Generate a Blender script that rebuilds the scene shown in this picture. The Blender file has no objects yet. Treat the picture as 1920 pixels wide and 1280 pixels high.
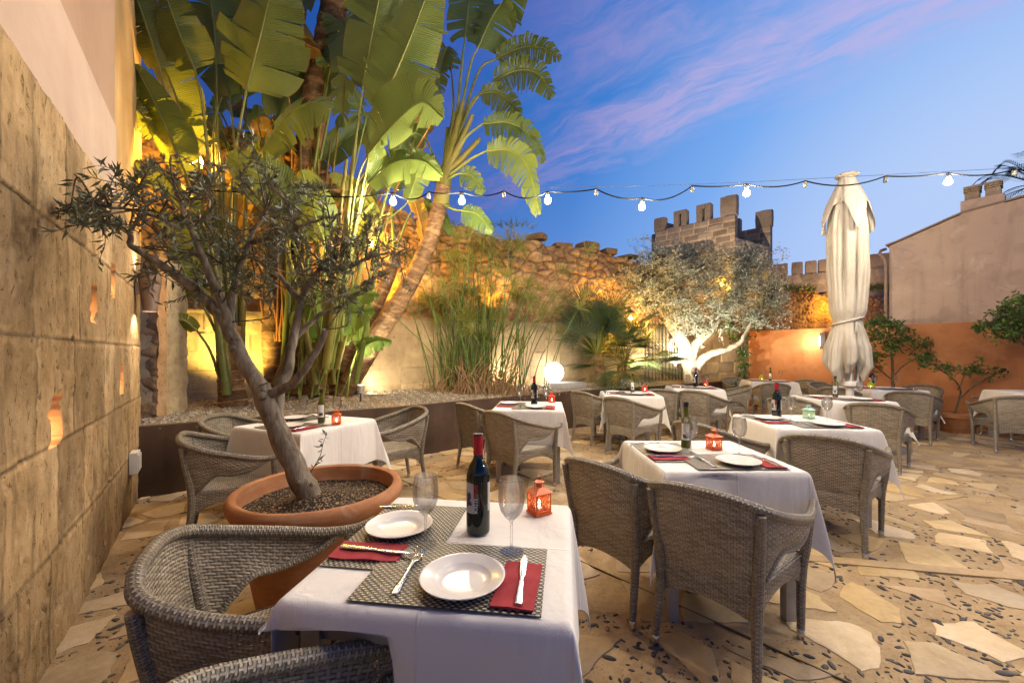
import bpy, math, random
import numpy as np
from mathutils import Vector, Matrix
R = math.radians
SC = bpy.context.scene
COL = SC.collection
rng = np.random.default_rng(7)
random.seed(7)

# ---------------------------------------------------------------- camera
F, HOR, CAMZ = 750.0, 662.0, 1.33          # focal length in px of a 1920 wide frame, horizon row, eye height
cam = bpy.data.objects.new('camera', bpy.data.cameras.new('camera')); COL.objects.link(cam)
cam.location = (0, 0, CAMZ); cam.rotation_euler = (R(90), 0, 0)
cam.data.sensor_width = 36; cam.data.lens = 36 * F / 1920
cam.data.shift_y = (HOR - 640) / 1920
cam.data.clip_start = 0.02; cam.data.clip_end = 500
SC.camera = cam
SC.view_settings.view_transform = 'Standard'; SC.view_settings.look = 'None'
SC.view_settings.exposure = 0.0; SC.view_settings.gamma = 1
SC.cycles.use_denoising = True
SC.cycles.max_bounces = 8; SC.cycles.diffuse_bounces = 4; SC.cycles.glossy_bounces = 4
SC.cycles.transparent_max_bounces = 24; SC.cycles.transmission_bounces = 6
SC.cycles.caustics_reflective = False; SC.cycles.caustics_refractive = False
SC.cycles.sample_clamp_indirect = 4.0

# ---------------------------------------------------------------- node helper
class G:
    """tiny expression builder for shader node trees"""
    def __init__(s, nt): s.nt = nt
    def n(s, t, **kw):
        nd = s.nt.nodes.new(t)
        for k, v in kw.items(): setattr(nd, k, v)
        return nd
    def put(s, sock, v):
        if hasattr(v, 'is_output'): s.nt.links.new(v, sock)
        elif v is not None: sock.default_value = v
    def m(s, op, a, b=None, c=None, clamp=False):
        nd = s.n('ShaderNodeMath', operation=op, use_clamp=clamp)
        for i, v in enumerate((a, b, c)):
            if v is not None: s.put(nd.inputs[i], v)
        return nd.outputs[0]
    def v(s, op, a, b=None, sc=None):
        nd = s.n('ShaderNodeVectorMath', operation=op)
        s.put(nd.inputs[0], a)
        if b is not None: s.put(nd.inputs[1], b)
        if sc is not None: s.put(nd.inputs['Scale'], sc)
        return nd.outputs['Value'] if op in ('DOT_PRODUCT', 'LENGTH', 'DISTANCE') else nd.outputs[0]
    def noise(s, vec, scale, detail=4, rough=.55, dist=0, color=False):
        nd = s.n('ShaderNodeTexNoise')
        s.put(nd.inputs['Vector'], vec); s.put(nd.inputs['Scale'], scale)
        nd.inputs['Detail'].default_value = detail; nd.inputs['Roughness'].default_value = rough
        nd.inputs['Distortion'].default_value = dist
        return nd.outputs['Color' if color else 'Fac']
    def voro(s, vec, scale, feature='F1', out='Distance', rand=1.0):
        nd = s.n('ShaderNodeTexVoronoi', feature=feature)
        s.put(nd.inputs['Vector'], vec); nd.inputs['Scale'].default_value = scale
        nd.inputs['Randomness'].default_value = rand
        return nd.outputs[out]
    def ramp(s, fac, stops, interp='LINEAR'):
        nd = s.n('ShaderNodeValToRGB'); s.put(nd.inputs[0], fac)
        nd.color_ramp.interpolation = interp
        e = nd.color_ramp.elements
        while len(e) < len(stops): e.new(0.5)
        for el, (p, c) in zip(e, stops):
            el.position = p; el.color = (*c, 1) if len(c) == 3 else c
        return nd.outputs[0]
    def mix(s, f, a, b, blend='MIX'):
        nd = s.n('ShaderNodeMix', data_type='RGBA', blend_type=blend)
        s.put(nd.inputs[0], f)
        for k, v in ((6, a), (7, b)):
            if isinstance(v, tuple) and len(v) == 3: v = (*v, 1)
            s.put(nd.inputs[k], v)
        return nd.outputs[2]
    def smooth(s, x, a, b):
        nd = s.n('ShaderNodeMapRange', interpolation_type='SMOOTHSTEP')
        s.put(nd.inputs[0], x); nd.inputs[1].default_value = a; nd.inputs[2].default_value = b
        return nd.outputs[0]
    def map(s, vec, scale=(1, 1, 1), rot=(0, 0, 0), loc=(0, 0, 0)):
        nd = s.n('ShaderNodeMapping'); s.put(nd.inputs[0], vec)
        nd.inputs[1].default_value = loc; nd.inputs[2].default_value = rot; nd.inputs[3].default_value = scale
        return nd.outputs[0]
    def bump(s, h, dist=.01, strength=1.0, normal=None):
        nd = s.n('ShaderNodeBump'); s.put(nd.inputs['Height'], h)
        nd.inputs['Distance'].default_value = dist; nd.inputs['Strength'].default_value = strength
        if normal is not None: s.put(nd.inputs['Normal'], normal)
        return nd.outputs[0]
    def coord(s, k='Object'): return s.n('ShaderNodeTexCoord').outputs[k]
    def attr(s, name): return s.n('ShaderNodeAttribute', attribute_name=name).outputs['Color']
    def sep(s, v):
        nd = s.n('ShaderNodeSeparateXYZ'); s.put(nd.inputs[0], v); return nd.outputs

def newmat(name):
    m = bpy.data.materials.new(name); m.use_nodes = True
    g = G(m.node_tree)
    b = m.node_tree.nodes['Principled BSDF']
    return m, g, b
def setp(g, b, col=None, rough=None, normal=None, metal=None, spec=None, **kw):
    if col is not None: g.put(b.inputs['Base Color'], (*col, 1) if isinstance(col, tuple) and len(col) == 3 else col)
    if rough is not None: g.put(b.inputs['Roughness'], rough)
    if normal is not None: g.put(b.inputs['Normal'], normal)
    if metal is not None: b.inputs['Metallic'].default_value = metal
    if spec is not None: b.inputs['Specular IOR Level'].default_value = spec
    for k, v in kw.items(): g.put(b.inputs[k], v)
M = {}

# ---------------------------------------------------------------- world: dusk sky
w = bpy.data.worlds.new('World'); SC.world = w; w.use_nodes = True
def build_world():
    g = G(w.node_tree); bg = w.node_tree.nodes['Background']
    d = g.v('NORMALIZE', g.coord('Generated'))
    sx, sy, sz = g.sep(d)[0:3]
    sky = g.n('ShaderNodeTexSky', sky_type='NISHITA', sun_disc=False)
    sky.sun_elevation = R(0.5); sky.sun_rotation = R(62); sky.air_density = 1.0; sky.ozone_density = 3.0
    # pale towards the place where the sun went down (low, front right), deep blue away from it
    t = g.v('DOT_PRODUCT', d, Vector((.82, .56, .06)).normalized()[:])
    base = g.ramp(t, [(0.0, (.010, .06, .28)), (.42, (.014, .105, .43)), (.66, (.042, .195, .60)), (.84, (.17, .38, .82)), (.96, (.45, .60, .90))])
    # lift near the horizon
    hz = g.m('POWER', g.m('SUBTRACT', 1.0, g.m('ABSOLUTE', sz), clamp=True), 5.0)
    base = g.mix(g.m('MULTIPLY', hz, .75), base, (.40, .52, .86))
    # thin evening clouds on a high layer
    inv = g.m('DIVIDE', 1.0, g.m('ADD', g.m('MAXIMUM', sz, 0.0), .12))
    cx = g.m('MULTIPLY', sx, inv); cy = g.m('MULTIPLY', sy, inv)
    cb = g.n('ShaderNodeCombineXYZ'); g.put(cb.inputs[0], cx); g.put(cb.inputs[1], cy)
    p = cb.outputs[0]
    warp = g.v('ADD', p, g.v('SCALE', g.noise(p, 1.6, 4, .6, color=True), sc=.35))
    rot_ = g.map(warp, rot=(0, 0, R(41)))
    n1 = g.noise(g.map(rot_, scale=(.8, 2.2, 1)), 1.5, 8, .62, .3)
    n2 = g.noise(g.map(rot_, scale=(1.3, 4.2, 1)), 3.4, 7, .66, .5)
    den = g.m('ADD', g.m('MULTIPLY', n1, .6), g.m('MULTIPLY', n2, .4))
    # a band of cloud running up to the right
    wx, wy, wz = g.sep(warp)[0:3]
    fr_ = g.m('MULTIPLY', g.m('SUBTRACT', n2, .5), .45)
    ban = g.m('ADD', g.m('ADD', g.m('MULTIPLY', wx, .66), g.m('MULTIPLY', wy, .75)), fr_)
    near = g.m('MULTIPLY', g.smooth(ban, 1.40, 1.66), g.m('SUBTRACT', 1.0, g.smooth(ban, 1.66, 1.76)))
    wide = g.m('MULTIPLY', g.smooth(ban, .55, 1.35), g.m('SUBTRACT', 1.0, g.smooth(ban, 1.68, 1.82)))
    cl = g.m('ADD', g.m('MULTIPLY', g.m('MULTIPLY', near, .50), g.smooth(den, .34, .64)), g.m('MULTIPLY', g.m('MULTIPLY', wide, .95), g.smooth(den, .36, .66)), clamp=True)
    ccol = g.mix(g.smooth(t, .40, .86), (.13, .13, .44), (.50, .44, .74))
    base = g.mix(g.m('MULTIPLY', cl, .78), base, ccol)
    # the physical sky gives a little of the dusk glow
    tot = g.mix(1.0, base, g.v('SCALE', sky.outputs[0], sc=.012), 'ADD')
    g.put(bg.inputs[0], tot); bg.inputs[1].default_value = 1.05
build_world()
sun = bpy.data.objects.new('sun', bpy.data.lights.new('sun', 'SUN')); COL.objects.link(sun)
sun.data.energy = .12; sun.data.angle = R(30); sun.data.color = (1, .82, .75)
sun.rotation_euler = (R(75), 0, R(118))

# lamp powers (watts), tuned together
PW = dict(bulb=100.0, over=90.0, far=104.0, flood_left=170, flood_mid=170, flood_olive=820, lantern=260, lantern_b=340, sconce=40, globe=14.0, slot=3.0)
WARM = (1.0, .80, .56); BULB = (1.0, .84, .63); SODIUM = (1.0, .50, .05); YEL = (1.0, .70, .16)

# ---------------------------------------------------------------- geometry helpers
def px(x, y, d):
    "world point seen at pixel (x, y) of the photograph at distance d along the view"
    return np.array([(x - 960) / F * d, d, CAMZ + (HOR - y) / F * d])
class MB:
    def __init__(s): s.V = []; s.Fc = []; s.U = []; s.C = []; s.n = 0
    def add(s, V, Fs, U=None, col=None):
        V = np.asarray(V, float).reshape(-1, 3); k = len(V)
        s.V.append(V)
        s.Fc.extend([tuple(int(i) + s.n for i in f) for f in Fs])
        s.U.append(np.zeros((k, 2)) if U is None else np.asarray(U, float).reshape(-1, 2))
        if col is None: col = (1, 1, 1)
        col = np.asarray(col, float)
        s.C.append(np.tile(col, (k, 1)) if col.ndim == 1 else col)
        s.n += k; return s
    def grid(s, P, U=None, col=None, flip=False):
        P = np.asarray(P, float); a, b = P.shape[:2]
        i = np.arange(a * b).reshape(a, b)
        q = np.stack([i[:-1, :-1], i[1:, :-1], i[1:, 1:], i[:-1, 1:]], -1).reshape(-1, 4)
        if flip: q = q[:, ::-1]
        return s.add(P.reshape(-1, 3), q.tolist(), None if U is None else np.asarray(U).reshape(-1, 2), col)
    def box(s, c, size, rot=0.0, col=None, tilt=None):
        x, y, z = [v / 2 for v in size]
        V = np.array([(sx * x, sy * y, sz * z) for sz in (-1, 1) for sy in (-1, 1) for sx in (-1, 1)])
        if tilt is not None: V = V @ np.array(tilt.to_3x3()).T
        ca, sa = math.cos(rot), math.sin(rot)
        V = V @ np.array([[ca, sa, 0], [-sa, ca, 0], [0, 0, 1]]) + np.array(c)
        U = V[:, :2] * 0
        return s.add(V, [(0, 2, 3, 1), (4, 5, 7, 6), (0, 1, 5, 4), (2, 6, 7, 3), (0, 4, 6, 2), (1, 3, 7, 5)], U, col)
    def tube(s, pts, rad, ns=8, cap=True, col=None, flat=1.0):
        pts = np.asarray(pts, float); n = len(pts)
        rad = np.full(n, rad) if np.isscalar(rad) else np.asarray(rad, float)
        T = np.gradient(pts, axis=0); T /= np.linalg.norm(T, axis=1)[:, None] + 1e-12
        a = np.array([0, 0, 1.0]) if abs(T[0][2]) < .9 else np.array([1.0, 0, 0])
        A = np.cross(T[0], a); A /= np.linalg.norm(A)
        P = np.zeros((n, ns + 1, 3)); U = np.zeros((n, ns + 1, 2))
        L = np.concatenate([[0], np.cumsum(np.linalg.norm(np.diff(pts, axis=0), axis=1))])
        th = np.linspace(0, 2 * math.pi, ns + 1)
        for k in range(n):
            A = A - T[k] * np.dot(A, T[k]); A /= np.linalg.norm(A) + 1e-12
            B = np.cross(T[k], A)
            P[k] = pts[k] + rad[k] * (np.cos(th)[:, None] * A + np.sin(th)[:, None] * B * flat)
            U[k, :, 0] = th * rad.mean(); U[k, :, 1] = L[k]
        s.grid(P, U, col, flip=False)
        if cap:
            for k, fl in ((0, 0), (n - 1, 1)):
                V = np.vstack([P[k, :-1], pts[k][None]]); m = ns
                fs = [((i + 1) % ns, i, m) if not fl else (i, (i + 1) % ns, m) for i in range(ns)]
                s.add(V, [f[::-1] for f in fs], None, col)
        return s
    def lathe(s, prof, ns=32, c=(0, 0, 0), col=None, ax=None, uv=True):
        prof = np.asarray(prof, float); n = len(prof)
        th = np.linspace(0, 2 * math.pi, ns + 1)
        P = np.zeros((n, ns + 1, 3)); U = np.zeros((n, ns + 1, 2))
        L = np.concatenate([[0], np.cumsum(np.linalg.norm(np.diff(prof, axis=0), axis=1))])
        P[:, :, 0] = prof[:, :1] * np.cos(th); P[:, :, 1] = prof[:, :1] * np.sin(th); P[:, :, 2] = prof[:, 1:2]
        U[:, :, 0] = th * .1; U[:, :, 1] = L[:, None]
        if ax is not None: P = P @ np.array(ax.to_3x3()).T
        return s.grid(P + np.array(c), U, col, flip=True)
    def build(s, name, mat, parent=None, smooth=True, angle=40, loc=None, merge=False):
        V = np.vstack(s.V); U = np.vstack(s.U); C = np.vstack(s.C)
        if loc is not None: V = V - np.array(loc)
        me = bpy.data.meshes.new(name)
        me.from_pydata(V.tolist(), [], s.Fc)
        li = np.zeros(len(me.loops), dtype=np.int32); me.loops.foreach_get('vertex_index', li)
        uv = me.uv_layers.new(name='UVMap'); uv.data.foreach_set('uv', U[li].astype(np.float32).ravel())
        ca = me.color_attributes.new('tint', 'FLOAT_COLOR', 'POINT')
        ca.data.foreach_set('color', np.hstack([C, np.ones((len(C), 1))]).astype(np.float32).ravel())
        me.materials.append(mat)
        if smooth:
            me.polygons.foreach_set('use_smooth', [True] * len(me.polygons))
            if angle < 180: me.set_sharp_from_angle(angle=R(angle))
        me.update()
        o = bpy.data.objects.new(name, me); COL.objects.link(o)
        if parent is not None: o.parent = parent
        elif loc is not None: o.location = loc
        return o
def tag(o, label=None, cat=None, group=None, kind=None):
    if label: o['label'] = label
    if cat: o['category'] = cat
    if group: o['group'] = group
    if kind: o['kind'] = kind
    return o
def thing(name, label, cat, loc=(0, 0, 0), rot=0.0, group=None):
    o = bpy.data.objects.new(name, None); COL.objects.link(o)
    o.empty_display_size = .1
    o.location = tuple(float(v) for v in loc); o.rotation_euler = (0, 0, rot)
    return tag(o, label, cat, group)
KIDS = {}
def copy_tree(o, parent=None):
    c = o.copy(); COL.objects.link(c)
    if parent is not None: c.parent = parent
    for ch in list(o.children): copy_tree(ch, c)
    return c
def place(proto, used, loc, rot, label, group):
    "first use moves the prototype itself, later ones copy it with its parts"
    o = proto if not used else copy_tree(proto)
    used.append(1)
    o.location = tuple(float(v) for v in loc); o.rotation_euler = (0, 0, rot)
    o['label'] = label
    if group: o['group'] = group
    return o
def catmull(P, n):
    P = np.asarray(P, float); k = len(P)
    Q = np.vstack([2 * P[0] - P[1], P, 2 * P[-1] - P[-2]])
    out = []
    for t in np.linspace(0, k - 1, n):
        i = min(int(t), k - 2); f = t - i
        a, b, c, d = Q[i:i + 4]
        out.append(.5 * ((2 * b) + (-a + c) * f + (2 * a - 5 * b + 4 * c - d) * f * f + (-a + 3 * b - 3 * c + d) * f ** 3))
    return np.array(out)
def vnoise(x, y, seed=0):
    "value noise on arrays"
    xi = np.floor(x).astype(np.int64); yi = np.floor(y).astype(np.int64)
    fx = x - xi; fy = y - yi; fx = fx * fx * (3 - 2 * fx); fy = fy * fy * (3 - 2 * fy)
    def h(a, b):
        n = (a * 374761393 + b * 668265263 + seed * 974711) & 0x7fffffff
        n = ((n ^ (n >> 13)) * 1274126177) & 0x7fffffff
        return ((n ^ (n >> 16)) & 0xffff) / 65535.0
    return (h(xi, yi) * (1 - fx) + h(xi + 1, yi) * fx) * (1 - fy) + (h(xi, yi + 1) * (1 - fx) + h(xi + 1, yi + 1) * fx) * fy
def fbm(x, y, oct=4, seed=0):
    s = 0; a = .5
    for o in range(oct): s = s + a * vnoise(x * 2 ** o, y * 2 ** o, seed + o); a *= .5
    return s
def vorof(x, y, seed=0, jit=.8):
    "distance to nearest and second nearest jittered point"
    xi = np.floor(x).astype(np.int64); yi = np.floor(y).astype(np.int64)
    d1 = np.full(x.shape, 9.0); d2 = np.full(x.shape, 9.0); idn = np.zeros(x.shape)
    def h(a, b, k):
        n = (a * 374761393 + b * 668265263 + (seed + k) * 974711) & 0x7fffffff
        n = ((n ^ (n >> 13)) * 1274126177) & 0x7fffffff
        return ((n ^ (n >> 16)) & 0xffff) / 65535.0
    for i in (-1, 0, 1):
        for j in (-1, 0, 1):
            a = xi + i; b = yi + j
            dx = a + .5 + jit * (h(a, b, 1) - .5) - x; dy = b + .5 + jit * (h(a, b, 2) - .5) - y
            d = np.sqrt(dx * dx + dy * dy); v = h(a, b, 3)
            near = d < d1
            d2 = np.where(near, d1, np.minimum(d2, d)); idn = np.where(near, v, idn); d1 = np.where(near, d, d1)
    return d1, d2, idn
def wall_field(mb, p0, p1, z0, z1, disp, nu, nz, thick=.3, top=None, col=None):
    "upright heightfield from p0 to p1; disp(u, z) pushes it to the right-hand side of p0->p1"
    p0 = np.array(p0, float); p1 = np.array(p1, float); L = np.linalg.norm(p1 - p0); t = (p1 - p0) / L
    nrm = np.array([t[1], -t[0]])
    u = np.linspace(0, L, nu)[:, None] * np.ones((1, nz)); zz = np.linspace(0, 1, nz)[None, :] * np.ones((nu, 1))
    ztop = np.full((nu, 1), z1) if top is None else top(np.linspace(0, L, nu))[:, None]
    z = z0 + zz * (ztop - z0)
    D = disp(u, z)
    P = np.zeros((nu, nz, 3))
    P[..., 0] = p0[0] + t[0] * u + nrm[0] * D; P[..., 1] = p0[1] + t[1] * u + nrm[1] * D; P[..., 2] = z
    mb.grid(P, np.stack([u, z], -1), None if col is None else col(u, z).reshape(-1, 3))
    # back, ends and top close the body
    B = P.copy(); B[..., 0] = p0[0] + t[0] * u - nrm[0] * thick; B[..., 1] = p0[1] + t[1] * u - nrm[1] * thick
    mb.grid(np.stack([P[:, -1], B[:, -1]], 1), np.stack([np.stack([u[:, -1], z[:, -1]], -1), np.stack([u[:, -1], z[:, -1] + thick], -1)], 1))
    mb.grid(np.stack([P[0], B[0]], 1), flip=True); mb.grid(np.stack([P[-1], B[-1]], 1))
    mb.grid(B[::max(1, nu // 20), ::max(1, nz // 4)], flip=True)
    return mb
# ---------------------------------------------------------------- materials
def mat_stone(name, cols, scale=3.0, bump=.006, pits=True, rough=.9, tint=False, streak=False):
    m, g, b = newmat(name); p = g.coord()
    n1 = g.noise(p, scale, 6, .62, .4); n2 = g.noise(g.map(p, scale=(1, 1, .45)), scale * 7, 5, .65)
    n3 = g.noise(p, scale * 40, 3, .6)
    f = g.m('ADD', g.m('MULTIPLY', n1, .62), g.m('MULTIPLY', n2, .38))
    c = g.ramp(f, [(.30, cols[0]), (.5, cols[1]), (.70, cols[2])])
    h = g.m('ADD', g.m('MULTIPLY', n2, .7), g.m('MULTIPLY', n3, .35))
    if pits:
        pm = g.smooth(g.noise(g.map(p, scale=(1, 1, .5)), scale * 16, 4, .7, .5), .60, .70)
        c = g.mix(g.m('MULTIPLY', pm, .55), c, tuple(v * .35 for v in cols[0]))
        h = g.m('SUBTRACT', h, g.m('MULTIPLY', pm, .8))
    if streak:
        st = g.smooth(g.noise(g.map(p, scale=(6, 6, 1.3)), 1.0, 6, .66, .8), .50, .72)
        c = g.mix(g.m('MULTIPLY', st, .68), c, tuple(v * .5 for v in cols[0]))
        c = g.mix(g.m('MULTIPLY', g.smooth(g.noise(g.map(p, loc=(3, 5, 1), scale=(1, 1, .7)), 2.4, 7, .7, .9), .54, .68), .5), c, tuple(v * .55 for v in cols[1]))
    if tint: c = g.mix(1.0, c, g.attr('tint'), 'MULTIPLY')
    setp(g, b, c, rough, g.bump(h, bump), spec=.25)
    M[name] = m; return m
mat_stone('ashlar', [(.155, .10, .042), (.325, .222, .112), (.48, .355, .205)], 2.2, .010, tint=True, streak=True)
mat_stone('masonry', [(.27, .20, .11), (.40, .31, .18), (.50, .41, .27)], 1.6, .006, tint=True)
mat_stone('rubble', [(.20, .115, .05), (.36, .22, .11), (.50, .34, .19)], 4.0, .012, tint=True)
mat_stone('tower_stone', [(.20, .14, .09), (.31, .23, .155), (.39, .30, .215)], 1.2, .01, tint=True)
mat_stone('slab', [(.43, .305, .15), (.57, .435, .25), (.67, .55, .37)], 3.5, .0045, pits=False, rough=.5, tint=True)
mat_stone('mortar', [(.25, .165, .08), (.40, .28, .148), (.52, .385, .225)], 5.0, .005, pits=True, rough=.9)
mat_stone('pebble', [(.55, .55, .55), (.8, .8, .8), (1, 1, 1)], 14, .002, pits=False, rough=.5, tint=True)
mat_stone('gravel_bed', [(.13, .10, .06), (.25, .20, .13), (.36, .30, .21)], 22, .012, pits=True)
mat_stone('kerb_stone', [(.30, .28, .25), (.38, .36, .33), (.45, .43, .40)], 5, .002, pits=False)
def mat_plaster(name, cols, scale=1.3, bump=.0025, rough=.92, streak=.0, stain=(.1, .08, .07), patch=.0):
    m, g, b = newmat(name); p = g.coord()
    n = g.noise(p, scale, 7, .6, .6); n2 = g.noise(p, 34, 4, .6); n3 = g.noise(g.map(p, scale=(2.5, 2.5, .3)), 1.4, 5, .6, .4)
    c = g.ramp(n, [(.28, cols[0]), (.5, cols[1]), (.72, cols[2])])
    if streak: c = g.mix(g.m('MULTIPLY', g.smooth(n3, .48, .75), streak), c, stain)
    if patch:
        n4 = g.noise(g.map(p, loc=(4, 9, 2)), 2.6, 8, .70, 1.2); c = g.mix(g.m('MULTIPLY', g.smooth(n4, .53, .60), patch), c, stain)
        n5 = g.noise(g.map(p, loc=(1, 3, 7)), 1.1, 8, .72, 1.5); c = g.mix(g.m('MULTIPLY', g.smooth(n5, .54, .66), patch * .8), c, tuple(min(1, v * 1.25 + .04) for v in cols[2]))
    setp(g, b, c, rough, g.bump(g.m('ADD', g.m('MULTIPLY', n2, .6), n), bump), spec=.2)
    M[name] = m
mat_plaster('plaster_pale', [(.38, .275, .205), (.45, .335, .26), (.50, .385, .30)], .9, .003, streak=.25, stain=(.36, .25, .17))
mat_plaster('plaster_brown', [(.29, .19, .125), (.34, .225, .155), (.39, .265, .19)], .9, .003, streak=.3, stain=(.27, .17, .11))
mat_plaster('plaster_ochre', [(.46, .30, .13), (.55, .37, .17), (.60, .43, .22)], 1.2, .004, streak=.3, stain=(.35, .22, .10))
mat_plaster('orange_render', [(.37, .145, .055), (.44, .185, .072), (.48, .22, .095)], .8, .003, streak=.4, stain=(.30, .12, .05), patch=.30)
mat_plaster('house_render', [(.36, .25, .185), (.44, .315, .235), (.50, .37, .285)], .5, .004, streak=.75, stain=(.24, .175, .14), patch=.28)
mat_plaster('slot_render', [(.62, .26, .08), (.70, .30, .10), (.74, .34, .13)], 3, .002)
def simple(name, col, rough=.5, metal=0.0, spec=.5, nscale=0, namp=.15, bump=0.0, bscale=60, **kw):
    m, g, b = newmat(name); p = g.coord(); c = (*col, 1)
    if nscale:
        c = g.ramp(g.noise(p, nscale, 5, .6, .3), [(.3, tuple(v * (1 - namp) for v in col)), (.7, tuple(min(1, v * (1 + namp)) for v in col))])
    nm = g.bump(g.noise(p, bscale, 4, .6), bump) if bump else None
    setp(g, b, c, rough, nm, metal, spec, **kw); M[name] = m; return m
simple('steel', (.60, .60, .60), .24, 1.0, nscale=30, namp=.06)
simple('leg_metal', (.42, .41, .38), .38, .85, nscale=20, namp=.1)
simple('ceramic', (.70, .66, .60), .24, 0, .4, nscale=4, namp=.02)
simple('red_foil', (.42, .012, .03), .32, .35, .6)
simple('cap_black', (.012, .012, .014), .35)
simple('wire_black', (.012, .012, .012), .9, spec=.1)
simple('socket_grey', (.16, .15, .12), .45)
simple('label_grey', (.46, .44, .42), .6, nscale=8, namp=.08)
simple('label_white', (.78, .76, .72), .6)
simple('ink_dark', (.05, .05, .055), .6)
simple('ink_red', (.55, .02, .03), .6)
simple('white_metal', (.62, .60, .56), .42, nscale=12, namp=.05)
simple('iron', (.028, .022, .02), .6, .3, nscale=20, namp=.3)
simple('outlet', (.55, .54, .50), .5, nscale=9, namp=.05)
simple('sconce_brown', (.20, .135, .10), .5, .3, nscale=12, namp=.2)
simple('lamp_grey', (.40, .39, .36), .45)
simple('table_wood', (.30, .28, .25), .5, .2, nscale=14, namp=.12)
simple('wax', (.80, .74, .62), .5)
for k, c in dict(orange=(.62, .115, .018), red=(.60, .05, .035), teal=(.33, .52, .44), lime=(.40, .50, .03)).items():
    simple('lantern_' + k, c, .38, .1, .5, nscale=40, namp=.08)
def mat_emit(name, col, strength):
    m, g, b = newmat(name)
    setp(g, b, (.8, .8, .8), .3); g.put(b.inputs['Emission Color'], (*col, 1)); b.inputs['Emission Strength'].default_value = strength
    M[name] = m
A_B = 4 * math.pi * .034 ** 2
mat_emit('bulb_glow', BULB, PW['bulb'] / (math.pi * A_B))
mat_emit('bulb_glow_near', BULB, PW['over'] / (math.pi * A_B))
mat_emit('bulb_glow_far', BULB, PW['far'] / (math.pi * A_B))
mat_emit('globe_glow', (1.0, .93, .86), PW['globe'] / (math.pi * 4 * math.pi * .195 ** 2) * 1.0)
mat_emit('flame', (1.0, .62, .22), 90)
mat_emit('lantern_glow', (1.0, .60, .14), 24)
mat_emit('lamp_glow', (1.0, .88, .68), 30)
# clear glass: refracting walls, half of the light passes straight so that shadows stay light
m, g, b = newmat('thin_glass')
gl = g.n('ShaderNodeBsdfGlass'); gl.inputs['Roughness'].default_value = 0; gl.inputs['IOR'].default_value = 1.45; gl.inputs[0].default_value = (.98, .99, .99, 1)
tr = g.n('ShaderNodeBsdfTransparent'); tr.inputs[0].default_value = (.98, .985, .985, 1)
mx = g.n('ShaderNodeMixShader'); mx.inputs[0].default_value = .34
g.nt.links.new(tr.outputs[0], mx.inputs[1]); g.nt.links.new(gl.outputs[0], mx.inputs[2])
g.nt.links.new(mx.outputs[0], g.nt.nodes['Material Output'].inputs[0]); M['thin_glass'] = m
m, g, b = newmat('wine_glass_dark')
setp(g, b, (.004, .008, .006), .05, spec=.6); M['wine_glass_dark'] = m
def mat_oil(name, col):
    m, g, b = newmat(name)
    setp(g, b, col, .06, spec=.6)
    tl = g.n('ShaderNodeBsdfTranslucent'); tl.inputs[0].default_value = (*[min(1, v * 3) for v in col], 1)
    mx = g.n('ShaderNodeMixShader'); mx.inputs[0].default_value = .35
    out = g.nt.nodes['Material Output']
    g.nt.links.new(b.outputs[0], mx.inputs[1]); g.nt.links.new(tl.outputs[0], mx.inputs[2]); g.nt.links.new(mx.outputs[0], out.inputs[0])
    M[name] = m
mat_oil('oil_bottle', (.10, .105, .008)); mat_oil('oil_gold', (.36, .26, .01))
# woven rattan in metres of UV
def weave(name, c_lo, c_hi, c_gap, pu, pv, depth, rough=.42, spec=.5, gap=(.10, .42), holes=0):
    m, g, b = newmat(name)
    uv = g.sep(g.n('ShaderNodeUVMap', uv_map='UVMap').outputs[0])
    u = g.m('DIVIDE', uv[0], pu); v = g.m('DIVIDE', uv[1], pv)
    row = g.m('FLOOR', v); fv = g.m('SUBTRACT', g.m('FRACT', v), .5)
    ov = g.m('COSINE', g.m('MULTIPLY', g.m('ADD', u, row), math.pi))
    prof = g.m('SUBTRACT', 1.0, g.m('POWER', g.m('ABSOLUTE', g.m('MULTIPLY', fv, 2.0)), 2.4))
    h = g.m('MULTIPLY', prof, g.m('ADD', .56, g.m('MULTIPLY', ov, .44)))
    rib = g.m('MULTIPLY', g.m('SUBTRACT', 1.0, g.m('POWER', g.m('ABSOLUTE', g.m('MULTIPLY', g.m('SUBTRACT', g.m('FRACT', g.m('ADD', u, .5)), .5), 2.6)), 2.0), clamp=True), .38)
    h = g.m('MAXIMUM', h, rib)
    cell = g.n('ShaderNodeCombineXYZ'); g.put(cell.inputs[0], g.m('FLOOR', g.m('MULTIPLY', g.m('ADD', u, row), .5))); g.put(cell.inputs[1], row)
    wn = g.n('ShaderNodeTexWhiteNoise', noise_dimensions='2D'); g.put(wn.inputs[0], cell.outputs[0])
    big = g.noise(g.coord(), 3.0, 3, .6)
    fine = g.noise(g.coord(), 420, 2, .6)
    f = g.m('ADD', g.m('MULTIPLY', wn.outputs[0], .55), g.m('ADD', g.m('MULTIPLY', big, .35), g.m('MULTIPLY', fine, .25)))
    oi = g.n('ShaderNodeObjectInfo').outputs['Random']
    f = g.m('ADD', f, g.m('MULTIPLY', g.m('SUBTRACT', oi, .5), .30))
    c = g.mix(f, c_lo, c_hi)
    c = g.mix(g.smooth(h, *gap), c_gap, c)
    setp(g, b, c, rough, g.bump(h, depth), spec=spec); M[name] = m
    if holes: g.put(b.inputs['Alpha'], g.m('GREATER_THAN', h, holes))
weave('wicker', (.125, .10, .068), (.39, .335, .25), (.034, .026, .017), .022, .0115, .006, holes=.085)
weave('wicker_wrap', (.12, .098, .068), (.34, .295, .22), (.035, .028, .02), .013, .0085, .004)
weave('wicker_seat_lit', (.26, .225, .17), (.55, .50, .41), (.035, .028, .02), .022, .012, .006, .36)  # paler than the rest: overhead light on the seat put into its colour
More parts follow.
